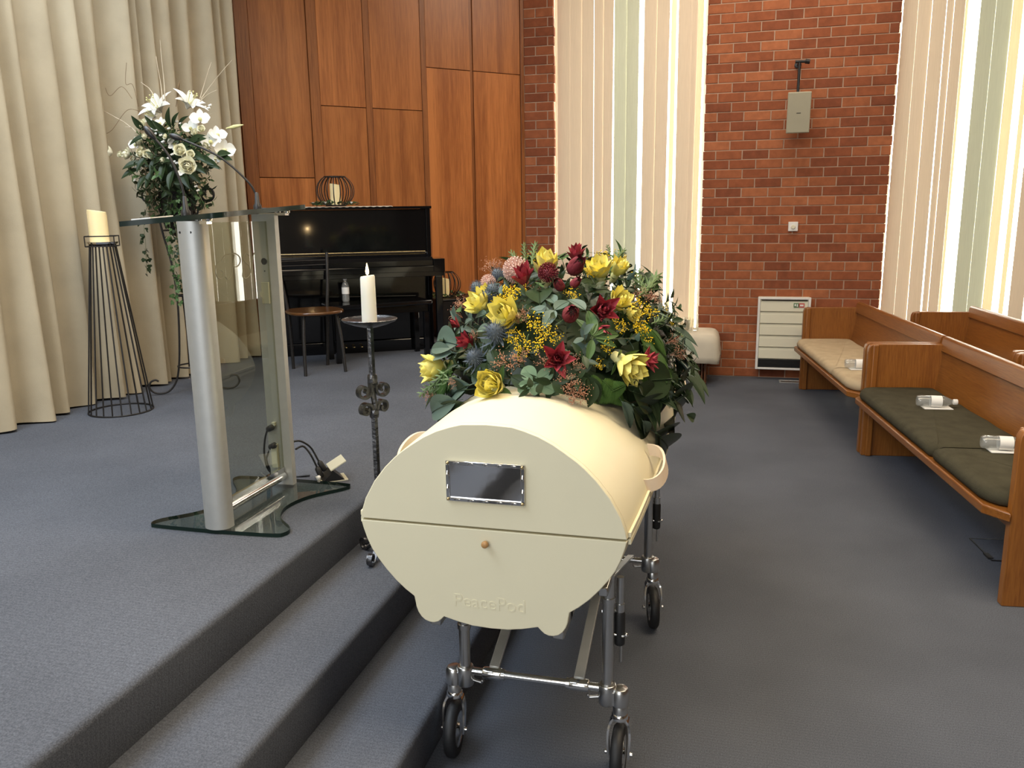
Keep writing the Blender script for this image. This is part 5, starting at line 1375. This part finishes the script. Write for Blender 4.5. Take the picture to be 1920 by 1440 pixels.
# positions of the flowers of the white arrangement
WHITE=[('L',-3.323,4.4,2.264,-0.09,-0.72,0.69,0,1.15),('L',-3.077,4.4,2.276,0.64,-0.18,0.75,0,1.1),('L',-3.342,4.38,2.203,-0.28,-0.88,0.37,0,0.7),('O',-2.977,4.33,2.16,0.43,-0.82,0.39,0,1.15),('O',-2.92,4.33,2.033,0.44,-0.85,0.3,0,1.2),('O',-2.844,4.34,1.986,0.79,-0.61,0.05,0,1.25),('O',-2.893,4.36,2.071,0.66,-0.53,0.53,0,1.1),('O',-3.044,4.33,2.111,0.32,-0.82,0.48,0,1.0),('O',-3.261,4.35,2.151,0.03,-0.84,0.54,0,0.8),('S',-3.366,4.33,2.139,-0.18,-0.82,0.54,0,1),('S',-3.373,4.3,2.039,-0.16,-0.91,0.37,0,0.85),('S',-3.459,4.3,1.973,-0.61,-0.76,0.23,0,1.1),('S',-3.046,4.22,1.974,0.29,-0.91,0.29,0,1.1),('S',-2.983,4.22,1.954,0.44,-0.85,0.3,0,0.75),('S',-2.988,4.2,1.89,0.36,-0.93,-0.01,0,1.5),('S',-3.355,4.28,1.976,0.04,-0.95,0.3,0,0.9),('S',-3.315,4.28,1.968,0.34,-0.89,0.3,0,0.8),('S',-3.625,4.35,1.993,-0.77,-0.61,0.19,0,1.0),('S',-3.544,4.33,1.978,-0.3,-0.94,0.18,0,0.6),('S',-2.856,4.3,1.947,0.55,-0.83,-0.13,0,0.7),('S',-2.954,4.3,2.098,0.32,-0.82,0.48,0,0.7),('K',-2.813,4.35,2.104,0.99,0.06,0.15,0,1),('D',-3.191,4.25,2.021,0.24,-0.89,0.38,0,1),('D',-3.194,4.25,2.073,0.24,-0.89,0.38,0,1),('D',-3.185,4.25,2.036,0.24,-0.89,0.38,0,1),('D',-3.131,4.25,1.964,0.24,-0.89,0.38,0,1),('D',-3.165,4.25,1.942,0.24,-0.89,0.38,0,1),('D',-3.105,4.25,1.915,0.24,-0.89,0.38,0,1),('D',-3.229,4.25,2.082,0.24,-0.89,0.38,0,1),('D',-2.89,4.25,2.213,0.24,-0.89,0.38,0,1),('D',-2.865,4.25,2.208,0.24,-0.89,0.38,0,1),('D',-2.855,4.25,2.222,0.24,-0.89,0.38,0,1),('D',-3.08,4.25,2.142,0.24,-0.89,0.38,0,1),('D',-3.055,4.25,2.133,0.24,-0.89,0.38,0,1),('D',-3.315,4.25,1.815,0.24,-0.89,0.38,0,1),('D',-3.405,4.25,1.825,0.24,-0.89,0.38,0,1),('D',-3.122,4.25,1.923,0.24,-0.89,0.38,0,1),('D',-2.992,4.25,1.782,0.24,-0.89,0.38,0,1),('D',-2.981,4.25,1.759,0.24,-0.89,0.38,0,1),('D',-3.137,4.25,2.108,0.24,-0.89,0.38,0,1),('X',-3.265,4.42,2.264,0.02,-0.02,0.351,0.352,0.3),('X',-3.281,4.42,2.28,-0.001,-0.02,0.25,0.251,0.3),('X',-3.028,4.42,2.283,0.109,-0.02,0.193,0.222,0.3),('X',-3.019,4.42,2.283,0.234,-0.02,0.196,0.307,0.3),('X',-3.029,4.42,2.268,0.13,-0.02,0.054,0.142,0.3),('X',-3.341,4.42,2.32,-0.063,-0.02,0.072,0.098,0.3),('X',-3.487,4.42,2.113,-0.203,-0.02,0.133,0.243,0.3),('X',-3.496,4.42,2.121,-0.047,-0.02,0.023,0.056,0.3),('X',-3.147,4.42,2.093,0.109,-0.02,0.173,0.206,0.3),('X',-3.081,4.42,2.121,0.133,-0.02,0.075,0.154,0.3),('Q',-3.194,4.42,2.246,0.038,0.0,0.14,0.145,0.3),('C',-3.436,4.42,2.226,-0.24,-0.06,-0.127,0.278,0.3),('C',-3.451,4.42,2.257,-0.005,-0.06,0.239,0.246,0.3),('C',-3.491,4.42,2.305,-0.13,-0.06,0.059,0.155,0.3),('E',-3.121,4.3,2.104,0.07,-0.08,0.098,0.145,0.35),('E',-3.138,4.3,2.112,0.028,-0.08,0.107,0.137,0.4),('E',-3.085,4.3,2.11,0.101,-0.08,0.075,0.149,0.3),('E',-3.177,4.3,2.084,-0.021,-0.08,0.06,0.102,0.4),('E',-3.022,4.3,2.034,0.219,-0.08,0.072,0.244,0.3),('E',-3.006,4.3,2.019,0.148,-0.08,0.047,0.174,0.4),('E',-3.229,4.3,2.101,-0.019,-0.08,0.067,0.106,0.35),('E',-3.319,4.3,2.104,-0.018,-0.08,0.067,0.106,0.4),('E',-3.304,4.3,2.074,-0.124,-0.08,-0.054,0.157,0.3),('E',-3.011,4.3,1.974,0.153,-0.08,-0.068,0.186,0.4),('E',-2.928,4.3,1.927,0.16,-0.08,-0.067,0.191,0.35),('E',-2.856,4.3,1.947,0.15,-0.08,0.027,0.172,0.4),('E',-2.839,4.3,1.939,0.121,-0.08,-0.008,0.145,0.4),('E',-3.359,4.3,1.925,-0.085,-0.08,-0.024,0.119,0.4),('E',-3.382,4.3,1.887,-0.078,-0.08,-0.039,0.119,0.4),('E',-3.319,4.3,1.954,-0.037,-0.08,-0.078,0.118,0.4),('E',-3.237,4.3,1.951,-0.031,-0.08,-0.093,0.127,0.45),('E',-3.196,4.3,1.92,-0.005,-0.08,-0.101,0.129,0.4),('E',-3.147,4.3,1.873,-0.006,-0.08,-0.1,0.129,0.4),('E',-3.086,4.3,1.857,0.075,-0.08,-0.087,0.14,0.4),('E',-3.017,4.3,1.915,0.152,-0.08,-0.082,0.19,0.4),('E',-3.04,4.3,1.871,0.118,-0.08,-0.08,0.164,0.4),('E',-3.106,4.3,1.917,0.031,-0.08,0.068,0.11,0.4),('E',-3.205,4.3,1.995,-0.004,-0.08,0.054,0.096,0.4),('E',-3.184,4.3,2.025,0.12,-0.08,0.063,0.157,0.4),('E',-3.043,4.3,2.005,0.115,-0.08,0.049,0.148,0.4),('E',-3.273,4.3,1.877,-0.04,-0.08,-0.093,0.129,0.4),('E',-3.332,4.3,1.848,-0.028,-0.08,-0.07,0.11,0.4),('E',-2.961,4.3,1.943,0.154,-0.08,-0.053,0.181,0.4),('E',-3.148,4.3,2.023,0.116,-0.08,0.034,0.145,0.35),('E',-3.259,4.3,1.997,0.136,-0.08,0.034,0.162,0.35),('E',-3.25,4.3,1.922,0.135,-0.08,0.021,0.158,0.4),('E',-3.077,4.3,2.021,0.122,-0.08,-0.054,0.155,0.4),('E',-3.288,4.3,1.907,0.121,-0.08,0.052,0.154,0.4)]
# ------------------------------------------------------------------ flower kinds (shared meshes)
def petal(mb, az, tilt, L, w, curl, r0=.003, z0=0.0, fold=.35, nu=6, pw=.9, tip=1.0):
    er = Vector((cos(az), sin(az), 0)); d = er * sin(tilt) + Vector((0, 0, cos(tilt)))
    n = er * -cos(tilt) + Vector((0, 0, sin(tilt)))
    return mb.leaf(L, w, curl, fold, basis(d.cross(n), d, n, er * r0 + Vector((0, 0, z0))), nu, pw, tip)
R = random.Random(21)
def ring(mb, n, tilt, L, w, curl, ph=0.0, z0=0.0, r0=.003, jit=.12, **k):
    for i in range(n):
        petal(mb, 2 * PI * i / n + ph + R.uniform(-jit, jit), tilt + R.uniform(-jit, jit), L * R.uniform(.9, 1.1), w * R.uniform(.9, 1.1), curl + R.uniform(-.15, .15), r0, z0, **k)
def cup_flower(c, g, seed, open_=1.0):
    R.seed(seed); m = MB()
    m.m = 0
    ring(m, 6, .95 * open_, .060, .033, .9, 0, 0, tip=.72, pw=1.05); ring(m, 6, .72 * open_, .062, .032, .7, .6, .004, tip=.72, pw=1.05); ring(m, 5, .5 * open_, .057, .031, .7, .2, .008, tip=.75, pw=1.05); ring(m, 4, .28 * open_, .050, .028, .6, .9, .012, tip=.8, pw=1.05)
    m.m = 1
    ring(m, 4, 1.35, .045, .016, .5, .4, -.006)
    m.m = 2
    m.lathe([(.010, -.02), (.014, 0), (.011, .022), (.004, .032)], 10)
    for i in range(16):
        a = R.uniform(0, 6.28); q = R.uniform(.1, .5); m.tube([(0, 0, .02), (.03 * sin(q) * cos(a), .03 * sin(q) * sin(a), .02 + .028 * cos(q))], .0011, 4)
    return m.mesh('cup_flower', [c, g, M['bud']], 60)
def star_flower(c, g, seed, t=1.0):
    R.seed(seed); m = MB()
    ring(m, 5, .90 * t, .064, .027, .15, 0, 0, fold=.5); ring(m, 6, .62 * t, .062, .028, .45, .5, .004, fold=.5); ring(m, 5, .36 * t, .056, .027, .5, .2, .008, fold=.5); ring(m, 4, .16, .048, .024, .4, .7, .01, fold=.5)
    m.m = 1
    ring(m, 3, 1.3, .05, .014, .2, .4, -.006)
    return m.mesh('star_flower', [c, g], 60)
def protea():
    R.seed(5); m = MB()
    for k in range(5):
        ring(m, 9, .78 - .07 * k, .030 + .007 * k, .017, 1.35 - .05 * k, k * .35, .001 * k, .008, .04, tip=.8)
    m.lathe([(.006, 0), (.017, .012), (.018, .030), (.012, .040), (.004, .043)], 14)
    m.m = 1
    for i in range(22):
        a = 2.399 * i; q = math.sqrt(i / 22) * .009
        m.tube([(q * cos(a), q * sin(a), .036), (q * 1.1 * cos(a), q * 1.1 * sin(a), .047)], .0011, 4)
    return m.mesh('protea', [M['maroon'], M['dark']], 60)
def pincushion(c):
    R.seed(6); m = MB()
    m.lathe([(.006, 0), (.018, .010), (.022, .026), (.016, .040), (.004, .046)], 14)
    for i in range(130):
        a = 2.399 * i; t = i / 130; q = PI * .62 * math.sqrt(t)
        d = Vector((sin(q) * cos(a), sin(q) * sin(a), cos(q))); p = Vector((0, 0, .024)) + d * .020
        e = p + d * .017 + Vector((0, 0, .006))
        m.tube([p, e], [.0015, .0021], 4)
    return m.mesh('pincushion', [c], 60)
def thistle():
    R.seed(8); m = MB()
    m.lathe([(.004, -.006), (.013, .0), (.016, .014), (.011, .026), (.003, .031)], 12)
    for i in range(110):
        a = 2.399 * i; t = i / 110; q = PI * .75 * math.sqrt(t)
        d = Vector((sin(q) * cos(a), sin(q) * sin(a), cos(q))); p = Vector((0, 0, .013)) + d * .013
        m.tube([p, p + d * .011], [.0011, .0004], 4)
    for i in range(9): petal(m, 2 * PI * i / 9, 1.35, .034, .0055, .3, .008, -.002, .2, 4)
    return m.mesh('thistle', [M['thistle']], 60)
def beads(n, rad, size, mats, spread, seed, leafy=True):
    R.seed(seed); m = MB(); m.m = 1
    for b in range(7):
        a = 2 * PI * b / 7 + R.uniform(-.3, .3); q = R.uniform(.1, spread)
        d = Vector((sin(q) * cos(a), sin(q) * sin(a), cos(q)))
        tip = d * rad
        m.m = 1
        m.tube([(0, 0, -.03), tip * .5 + Vector((0, 0, .004)), tip], .0011, 4)
        m.m = 0
        for i in range(n // 7):
            t = R.uniform(.45, 1.1)
            p = tip * t + Vector((R.gauss(0, 1), R.gauss(0, 1), R.gauss(0, 1))) * rad * .13
            m.ico(size * R.uniform(.75, 1.25), p)
    if leafy:
        m.m = 2
        for i in range(8):
            m.leaf(R.uniform(.02, .035), .007, .3, .2, RZ(R.uniform(0, 6.28)) @ RX(R.uniform(.1, .9)), 4)
    return m.mesh('bead_sprig', mats, 60)
def unit_leaf(seed, curl=-.45, pw=.85, tip=1.0, nu=10):
    m = MB(); m.leaf(1.0, 1.0, curl, .10, None, nu, pw, tip)
    m.add([(-.012, -.12, -.01), (.012, -.12, -.01), (.012, .02, .004), (-.012, .02, .004)], [(0, 1, 2, 3)])
    # raised midrib
    P = []
    y = z = a = 0.0
    for i in range(nu + 1):
        P.append((0, y, z + .006)); y += cos(a) / nu; z += sin(a) / nu; a += curl / nu
    m.tube(P, [.018 * (1 - i / (nu + 1)) + .003 for i in range(nu + 1)], 5)
    return m
def fern():
    m = MB(); P = [(0, y / 14, -.25 * (y / 14) ** 2) for y in range(15)]
    m.tube(P, [.008 * (1 - i / 16) + .001 for i in range(15)], 5)
    for i in range(1, 27):
        t = i / 27; L = .26 * sin(PI * (t ** .7) * .92 + .14) + .02
        for s in (-1, 1):
            m.leaf(L, .045, -.3, .1, T(0, t, -.25 * t * t + .002) @ RZ(-s * 1.15) @ RX(-.15), 4)
    return m
def needle_sprig(n=46, ln=.16, wd=.020):
    R.seed(31); m = MB(); P = [(0, y / 10, .03 * sin(y)) for y in range(11)]
    m.tube(P, [.010 * (1 - i / 12) + .002 for i in range(11)], 5)
    for i in range(n):
        t = .12 + .88 * i / n
        m.leaf(ln * R.uniform(.7, 1.2) * (1.1 - .5 * t), wd, .2, .1, T(0, t, .01) @ RY(2.4 * i) @ RX(.75), 3)
    return m
def twig(kind, seed, n=9, ll=.055, ww=.024, length=.13, curl=-.35):
    """leafy sprig along +Z"""
    R.seed(seed); m = MB(); m.m = 1
    bend = R.uniform(.1, .3)
    P = [(bend * .12 * (i / 6) ** 2, 0, length * i / 6) for i in range(7)]
    m.tube(P, [.0022 - .0002 * i for i in range(7)], 5)
    m.m = 0
    for i in range(n):
        t = .12 + .88 * i / (n - 1)
        X = T(bend * .12 * t * t, 0, length * t) @ RZ(2.4 * i + R.uniform(-.4, .4)) @ RX(R.uniform(.25, .95))
        m.leaf(ll * R.uniform(.75, 1.2), ww * R.uniform(.8, 1.15), curl, .15, X, 6)
    return m.mesh('leaf_sprig', [kind, M['twig']], 60)
KIND = {}
KIND['Y'] = [('yellow_flower', cup_flower(M['yellow'], M['mid'], s, o), 'cup-shaped yellow flower') for s, o in ((1, 1.0), (2, .85), (3, 1.15))]
KIND['R'] = [('red_flower', star_flower(M['red'], M['dark'], s, o), 'crimson pointed-petal flower') for s, o in ((4, .62), (5, .82), (9, 1.0))]
KIND['P'] = [('protea', protea(), 'maroon protea bud')]
KIND['W'] = [('pincushion_flower', pincushion(M['pink']), 'pale pink pincushion flower')]
KIND['M'] = [('pincushion_flower', pincushion(M['maroon']), 'maroon pincushion flower')]
KIND['T'] = [('thistle', thistle(), 'steel blue thistle')]
KIND['A'] = [('wattle_sprig', beads(77, .062, .0033, [M['gold'], M['twig'], M['mid']], 1.0, s), 'golden wattle sprig') for s in (11, 12)]
KIND['B'] = [('berry_sprig', beads(84, .060, .0021, [M['berry'], M['berry'], M['dark']], 1.1, s), 'russet berry sprig') for s in (13, 14)]
LEAF = {}
for k, nm, mt, lb, kw in (('g', 'gum_leaf', 'gum', 'blue-grey gum leaf', dict(curl=-.5, pw=.72)), ('d', 'dark_leaf', 'dark', 'dark green leaf', dict(curl=-.55, pw=.8)), ('n', 'green_leaf', 'mid', 'fresh green leaf', dict(curl=-.35, pw=.8)), ('r', 'round_leaf', 'round', 'round silvery leaf', dict(curl=-.3, pw=1.15, tip=.6))):
    LEAF[k] = (nm, unit_leaf(1, **kw).mesh(nm, [M[mt]], 60), lb)
LEAF['F'] = ('fern_frond', fern().mesh('fern_frond', [M['fern']], 60), 'green fern frond')
LEAF['H'] = ('feathery_sprig', needle_sprig().mesh('feathery_sprig', [M['fluff']], 60), 'feathery green sprig')

def orient(o, loc, n, roll, s):
    q = Vector(n).to_track_quat('Z', 'Y').to_matrix().to_4x4()
    o.matrix_basis = T(*loc) @ q @ RZ(math.radians(roll)) @ SC(s, s, s)
def leafplace(o, loc, d, n, w):
    d = Vector(d); l = d.length; Y = d / l; Z = Vector(n); Z = (Z - Y * Z.dot(Y)).normalized(); X = Y.cross(Z)
    o.matrix_basis = basis(X, Y, Z, loc) @ SC(w * l, l, l)

# ------------------------------------------------------------------ the casket spray
SPC = Vector((-.57, 3.0, 1.06))
spray = thing('flower_spray', 'large spray of yellow and red native flowers with gum leaves on top of the casket', 'flower arrangement', tuple(SPC))
m = MB(); v = []; f = []
nu_, nv_ = 36, 14
for j in range(nv_ + 1):
    ph = (PI / 2) * j / nv_
    for i in range(nu_):
        a = 2 * PI * i / nu_
        lump = 1 + .05 * sin(5 * a + 3 * j) + .05 * sin(9 * a - 4 * j)
        x = -.57 + .385 * lump * cos(ph) * cos(a); y = 3.0 + .58 * lump * cos(ph) * sin(a); z = 1.0 + .325 * lump * sin(ph)
        zt = casket_top(x, y)
        z = max(z, zt + .006 if zt else .86)
        v.append((x, y, z))
for j in range(nv_):
    for i in range(nu_): f.append((j * nu_ + i, j * nu_ + (i + 1) % nu_, (j + 1) * nu_ + (i + 1) % nu_, (j + 1) * nu_ + i))
m.add(v, f)
part('foliage_base', m, M['dark'], spray, 60, world=True, label='dense dark foliage at the heart of the spray')
cnt = {}
for e in SPRAY:
    k = e[0]
    if k in LEAF:
        nm, me, lb = LEAF[k]
        o = put(nm, me, spray); o['label'] = lb
        wf = e[11] if k in 'gdnr' else 1.0
        loc = Vector(e[1:4]); d = Vector(e[4:7])
        lmin = .060 if k == 'r' else .082
        if k in 'gdnr' and d.length < lmin: d = d * (lmin / d.length)
        zt = casket_top(loc.x, loc.y); 
        if zt and loc.z < zt + .008: loc.z = zt + .008
        tip = loc + d; zt = casket_top(tip.x, tip.y)
        if zt and tip.z < zt + .006: d.z += zt + .006 - tip.z
        leafplace(o, loc - SPC, d, e[7:10], wf if k in 'gdnr' else (1.0 if k == 'F' else 1.1))
        if k == 'F': o.matrix_basis = o.matrix_basis @ SC(1.1, 1, 1)
    else:
        opts = KIND[k]; i = cnt.get(k, 0); cnt[k] = i + 1
        nm, me, lb = opts[i % len(opts)]
        o = put(nm, me, spray); o['label'] = lb
        n = Vector(e[4:7])
        back = .006 if k in 'YR' else (-.008 if k in 'PWMT' else .012)
        loc = Vector(e[1:4]) - n * back * e[8]
        zt = casket_top(loc.x, loc.y)
        if zt and loc.z < zt + .020: loc.z = zt + .020
        orient(o, loc - SPC, n, e[7], e[8] * {'Y': 1.3, 'R': 1.05, 'P': 1.35, 'W': 1.25, 'M': 1.1, 'T': 1.25, 'A': .68, 'B': .72}[k])
# large dark leaves hanging over both flanks
rl = random.Random(5)
for i in range(56):
    s = 1 if i % 8 < 5 else -1
    yy = rl.uniform(-.45, .42); zz = rl.uniform(.02, .62)
    c = math.sqrt(max(.05, 1 - (yy / .66) ** 2 - (zz / .66) ** 2 * .5))
    p = Vector((-.57 + s * .42 * c, 3.0 + yy, 1.0 + .36 * zz))
    d = Vector((s * rl.uniform(.25, .8), rl.uniform(-.75, .35), rl.uniform(-.75, -.1))).normalized() * rl.uniform(.10, .15)
    n = Vector((s * .75, -.35, .55))
    nm, me, lb = LEAF['d' if i % 9 else 'g']
    o = put(nm, me, spray); o['label'] = lb
    tip = p + d; zt = casket_top(tip.x, tip.y)
    if zt and tip.z < zt + .01: d.z += zt + .01 - tip.z
    zt = casket_top(p.x, p.y)
    if zt and p.z < zt + .012: p.z = zt + .012
    leafplace(o, p - SPC, d, n, rl.uniform(.34, .46))
# filler sprigs all round the mound
rf = random.Random(77)
FILL = [('leaf_sprig', twig(M['dark'], 41), 'dark leafy sprig'), ('leaf_sprig', twig(M['dark'], 42, 11, .048, .020), 'dark leafy sprig'), ('gum_sprig', twig(M['gum'], 43, 8, .06, .026), 'blue-grey gum sprig'), ('green_sprig', twig(M['mid'], 44, 12, .045, .016), 'fresh green sprig')]
HS = needle_sprig(60, .2, .022).mesh('fine_sprig', [M['fern']], 60)
NF = 150
for i in range(NF):
    t = (i + .5) / NF; a = 2.399963 * i
    sz = t * .99; ch_ = math.sqrt(1 - sz * sz)
    p = Vector((-.57 + .37 * ch_ * cos(a), 3.0 + .60 * ch_ * sin(a), 1.0 + .35 * sz))
    nrm = Vector((cos(a) * ch_ / .40, sin(a) * ch_ / .64, sz / .36)).normalized()
    zt = casket_top(p.x, p.y)
    if zt and p.z < zt + .03: p.z = zt + .03
    dn = (nrm + Vector((rf.uniform(-.8, .8), rf.uniform(-.8, .8), rf.uniform(-.6, .3)))).normalized()
    if dn.z < .05 and zt: dn.z = .05
    k = rf.choice((0, 0, 0, 0, 1, 1, 1, 1, 2, 3))
    nm, me, lb = FILL[k]
    o = put(nm, me, spray); o['label'] = lb
    side = abs(p.x + .57) > .25 and sz < .5
    orient(o, p - SPC, dn, rf.uniform(0, 360), rf.uniform(.6, .75) if side else rf.uniform(.75, 1.0))

# ------------------------------------------------------------------ white arrangement on the stand
WC = Vector((-3.25, 4.42, STG + 1.30))
wa = thing('flower_arrangement', 'white lily and cream rose arrangement with trailing ivy on the black stand', 'flower arrangement', tuple(WC))
def lily():
    R.seed(51); m = MB()
    ring(m, 3, .62, .105, .042, -1.0, 0, 0, .004, .05, fold=.45); ring(m, 3, .58, .100, .034, -1.1, PI / 3, .004, .004, .05, fold=.4)
    m.m = 1
    for i in range(6):
        a = PI * i / 3; m.tube([(0, 0, .01), (.018 * cos(a), .018 * sin(a), .085)], .0014, 4); m.ball(.004, T(.018 * cos(a), .018 * sin(a), .086), 6, 4)
    return m.mesh('lily', [M['whitepetal'], M['bud']], 60)
def orchid():
    R.seed(52); m = MB()
    for a, w, L in ((0, .046, .042), (PI, .046, .042), (PI / 2, .026, .04), (PI * 1.2, .024, .038), (PI * 1.8, .024, .038)):
        petal(m, a, 1.25, L, w, .35, .002, 0, .2, 6, 1.0, .7)
    m.m = 1; m.ball(.008, T(0, -.004, .012), 8, 6)
    return m.mesh('orchid', [M['whitepetal'], M['bud']], 60)
def rose():
    R.seed(53); m = MB()
    for k, (n, t, L, w, c) in enumerate(((5, 1.2, .030, .030, .9), (5, .9, .030, .030, 1.1), (5, .62, .028, .028, 1.2), (4, .4, .024, .024, 1.1), (3, .2, .02, .02, .8))):
        ring(m, n, t, L, w, c, k * .5, .002 * k, .002, .12, fold=.3, pw=1.05, tip=.7)
    return m.mesh('rose', [M['creampetal']], 60)
WK = {'L': ('lily', lily(), 'white lily'), 'O': ('orchid', orchid(), 'white orchid bloom'), 'S': ('cream_rose', rose(), 'cream rose')}
bd = MB(); bd.lathe([(.003, 0), (.006, .02), (.010, .045), (.008, .075), (.002, .10)], 10)
WK['K'] = ('lily_bud', bd.mesh('lily_bud', [M['bud']], 60), 'pale green lily bud')
dt = MB()
R.seed(54)
for i in range(5): dt.ball(R.uniform(.006, .009), T(R.uniform(-.012, .012), R.uniform(-.012, .012), R.uniform(-.004, .012)), 8, 5)
WK['D'] = ('small_white_blossom', dt.mesh('small_white_blossom', [M['whitepetal']], 60), 'small white blossom cluster')
for e in WHITE:
    k = e[0]; loc = Vector(e[1:4])
    if k in WK:
        nm, me, lb = WK[k]; o = put(nm, me, wa); o['label'] = lb
        n = Vector(e[4:7]); s = e[8] * {'L': 1.15, 'O': 1.3, 'S': 1.5, 'K': 1.1, 'D': .6}[k]
        orient(o, loc - n * (.05 * s if k == 'L' else .012) - WC, n, e[7] + hash(k) % 1, s)
    elif k == 'E':
        nm, me, lb = LEAF['d']; o = put('dark_leaf', me, wa); o['label'] = lb
        d = Vector(e[4:7]); d = d * (min(max(d.length, .085), .125) / d.length)
        leafplace(o, loc - WC + Vector((0, -.02, 0)), d, (d.x * .3, -1, .5), e[8] * .9)
    else:
        d = Vector(e[4:7]); m = MB()
        pts = [loc, loc + d * .35 + Vector((0, .005, .01)), loc + d * .7 + Vector((.004, -.005, .005)), loc + d]
        if k == 'X':
            m.tube(spline(pts, 5), [.0030 * (1 - i / 18) + .0006 for i in range(16)], 6)
            part('bare_branch', m, M['straw'], wa, 60, world=True, label='pale bare branch')
        elif k == 'C':
            c = loc + d * .5 + Vector((-.03, 0, -.10))
            m.tube(spline([loc, loc + d * .3 + Vector((-.01, 0, .05)), loc + d * .62 + Vector((-.04, 0, -.02)), loc + d], 8), .0014, 5)
            part('curling_tendril', m, M['brownseed'], wa, 60, world=True, label='thin brown curling tendril')
        else:
            m.tube(spline(pts, 4), [.002, .002, .002, .002, .003, .005, .007, .007, .006, .006, .005, .003, .001], 8)
            part('seed_head', m, M['brownseed'], wa, 60, world=True, label='brown seed head')
m = MB(); v = []
m.ball(.115, T(-3.25, 4.43, 1.875) @ SC(1.0, .8, 1.25), 18, 10)
m.ball(.09, T(-3.26, 4.44, 1.72) @ SC(1.0, .8, .9), 16, 8)
part('foliage_base', m, M['dark'], wa, 60, world=True, label='dark foliage at the heart of the arrangement')
for i in range(110):
    a = 2.4 * i; t = (i + .5) / 110; sz = 1 - 1.9 * t; c = math.sqrt(max(0, 1 - sz * sz))
    n = Vector((c * cos(a), c * sin(a) * .8, sz)).normalized()
    p = Vector((-3.25, 4.43, 1.86)) + Vector((n.x * .11, n.y * .09, n.z * .16))
    if p.y > 4.48 and n.y > .3: continue
    k = rf.choice((0, 0, 1, 1, 1, 3))
    nm, me, lb = FILL[k]; o = put(nm, me, wa); o['label'] = lb
    if n.x < -.6: n = Vector((-.6, n.y - .3, n.z)).normalized()
    orient(o, p - WC, n, rf.uniform(0, 360), rf.uniform(.75, 1.15))
for i, (x, y, z, sc_) in enumerate(((-3.42, 4.33, 2.03, .9), (-3.36, 4.30, 1.99, .8), (-3.30, 4.27, 2.07, .7), (-3.12, 4.27, 2.02, .8), (-3.05, 4.28, 1.95, .9), (-3.19, 4.26, 1.93, .7), (-3.40, 4.30, 1.90, .6), (-2.99, 4.30, 2.08, .8), (-2.93, 4.31, 2.00, .9), (-2.89, 4.32, 1.94, .8), (-3.45, 4.34, 1.95, .7), (-3.33, 4.28, 2.13, .8), (-3.24, 4.28, 2.12, .6), (-3.15, 4.25, 2.06, .6), (-3.27, 4.25, 1.96, .6), (-3.08, 4.26, 1.87, .6))):
    nm, me, lb = WK['S' if i % 3 else 'O']; o = put(nm, me, wa); o['label'] = lb
    orient(o, Vector((x, y, z)) - WC, (.3 * sin(i * 2.3), -1, .25 * cos(i)), 40 * i, sc_ * 1.25)
for bx, tx, ty, h in ((-3.19, -3.20, 4.33, 2.17), (-3.02, -2.93, 4.34, 2.06), (-3.12, -3.14, 4.30, 2.14), (-3.2, -3.40, 4.32, 2.10), (-3.2, -3.26, 4.27, 2.10)):
    o = put('green_spike', HS, wa); o['label'] = 'tapering green flower spike'
    a = Vector((-3.2, 4.40, 1.92)); b = Vector((tx, ty, h)); leafplace(o, a - WC, b - a, (0, -1, .2), .8)
# trailing ivy
def ivy(pts, seed, step=.018, wide=.022):
    rr = random.Random(seed); m = MB(); P = spline(pts, 10); m.m = 1
    m.tube(P, .0016, 5); m.m = 0
    L = 0
    for a, b in zip(P[:-1], P[1:]):
        L += (b - a).length
        if L > step:
            L = 0
            for q in range(2):
                s = rr.uniform(.018, .032)
                X = T(b.x + rr.uniform(-wide, wide), b.y + rr.uniform(-.02, .01), b.z + rr.uniform(-.01, .01)) @ RZ(rr.uniform(-1.2, 1.2)) @ RX(PI / 2 + rr.uniform(-.5, .5)) @ RZ(PI + rr.uniform(-.7, .7))
                for w in (-.8, 0, .8): m.leaf(s * (1 if w == 0 else .75), s * .6, -.3, .15, X @ RZ(w), 4)
    part('ivy_trail', m, [M['dark'] if seed % 2 else M['mid'], M['twig']], wa, 60, world=True, label='trailing ivy strand')
ivy([(-3.36, 4.36, 1.72), (-3.42, 4.33, 1.62), (-3.43, 4.33, 1.45), (-3.45, 4.34, 1.27)], 1)
ivy([(-3.22, 4.34, 1.74), (-3.24, 4.32, 1.55), (-3.24, 4.32, 1.30), (-3.24, 4.33, 1.08)], 2, .014, .03)
ivy([(-3.27, 4.35, 1.70), (-3.21, 4.33, 1.55), (-3.20, 4.33, 1.38), (-3.22, 4.34, 1.16)], 3, .014, .03)
ivy([(-3.08, 4.36, 1.80), (-3.02, 4.33, 1.72), (-3.0, 4.34, 1.66)], 4)
ivy([(-3.16, 4.34, 1.78), (-3.12, 4.30, 1.70), (-3.14, 4.31, 1.62)], 6, .012, .035)
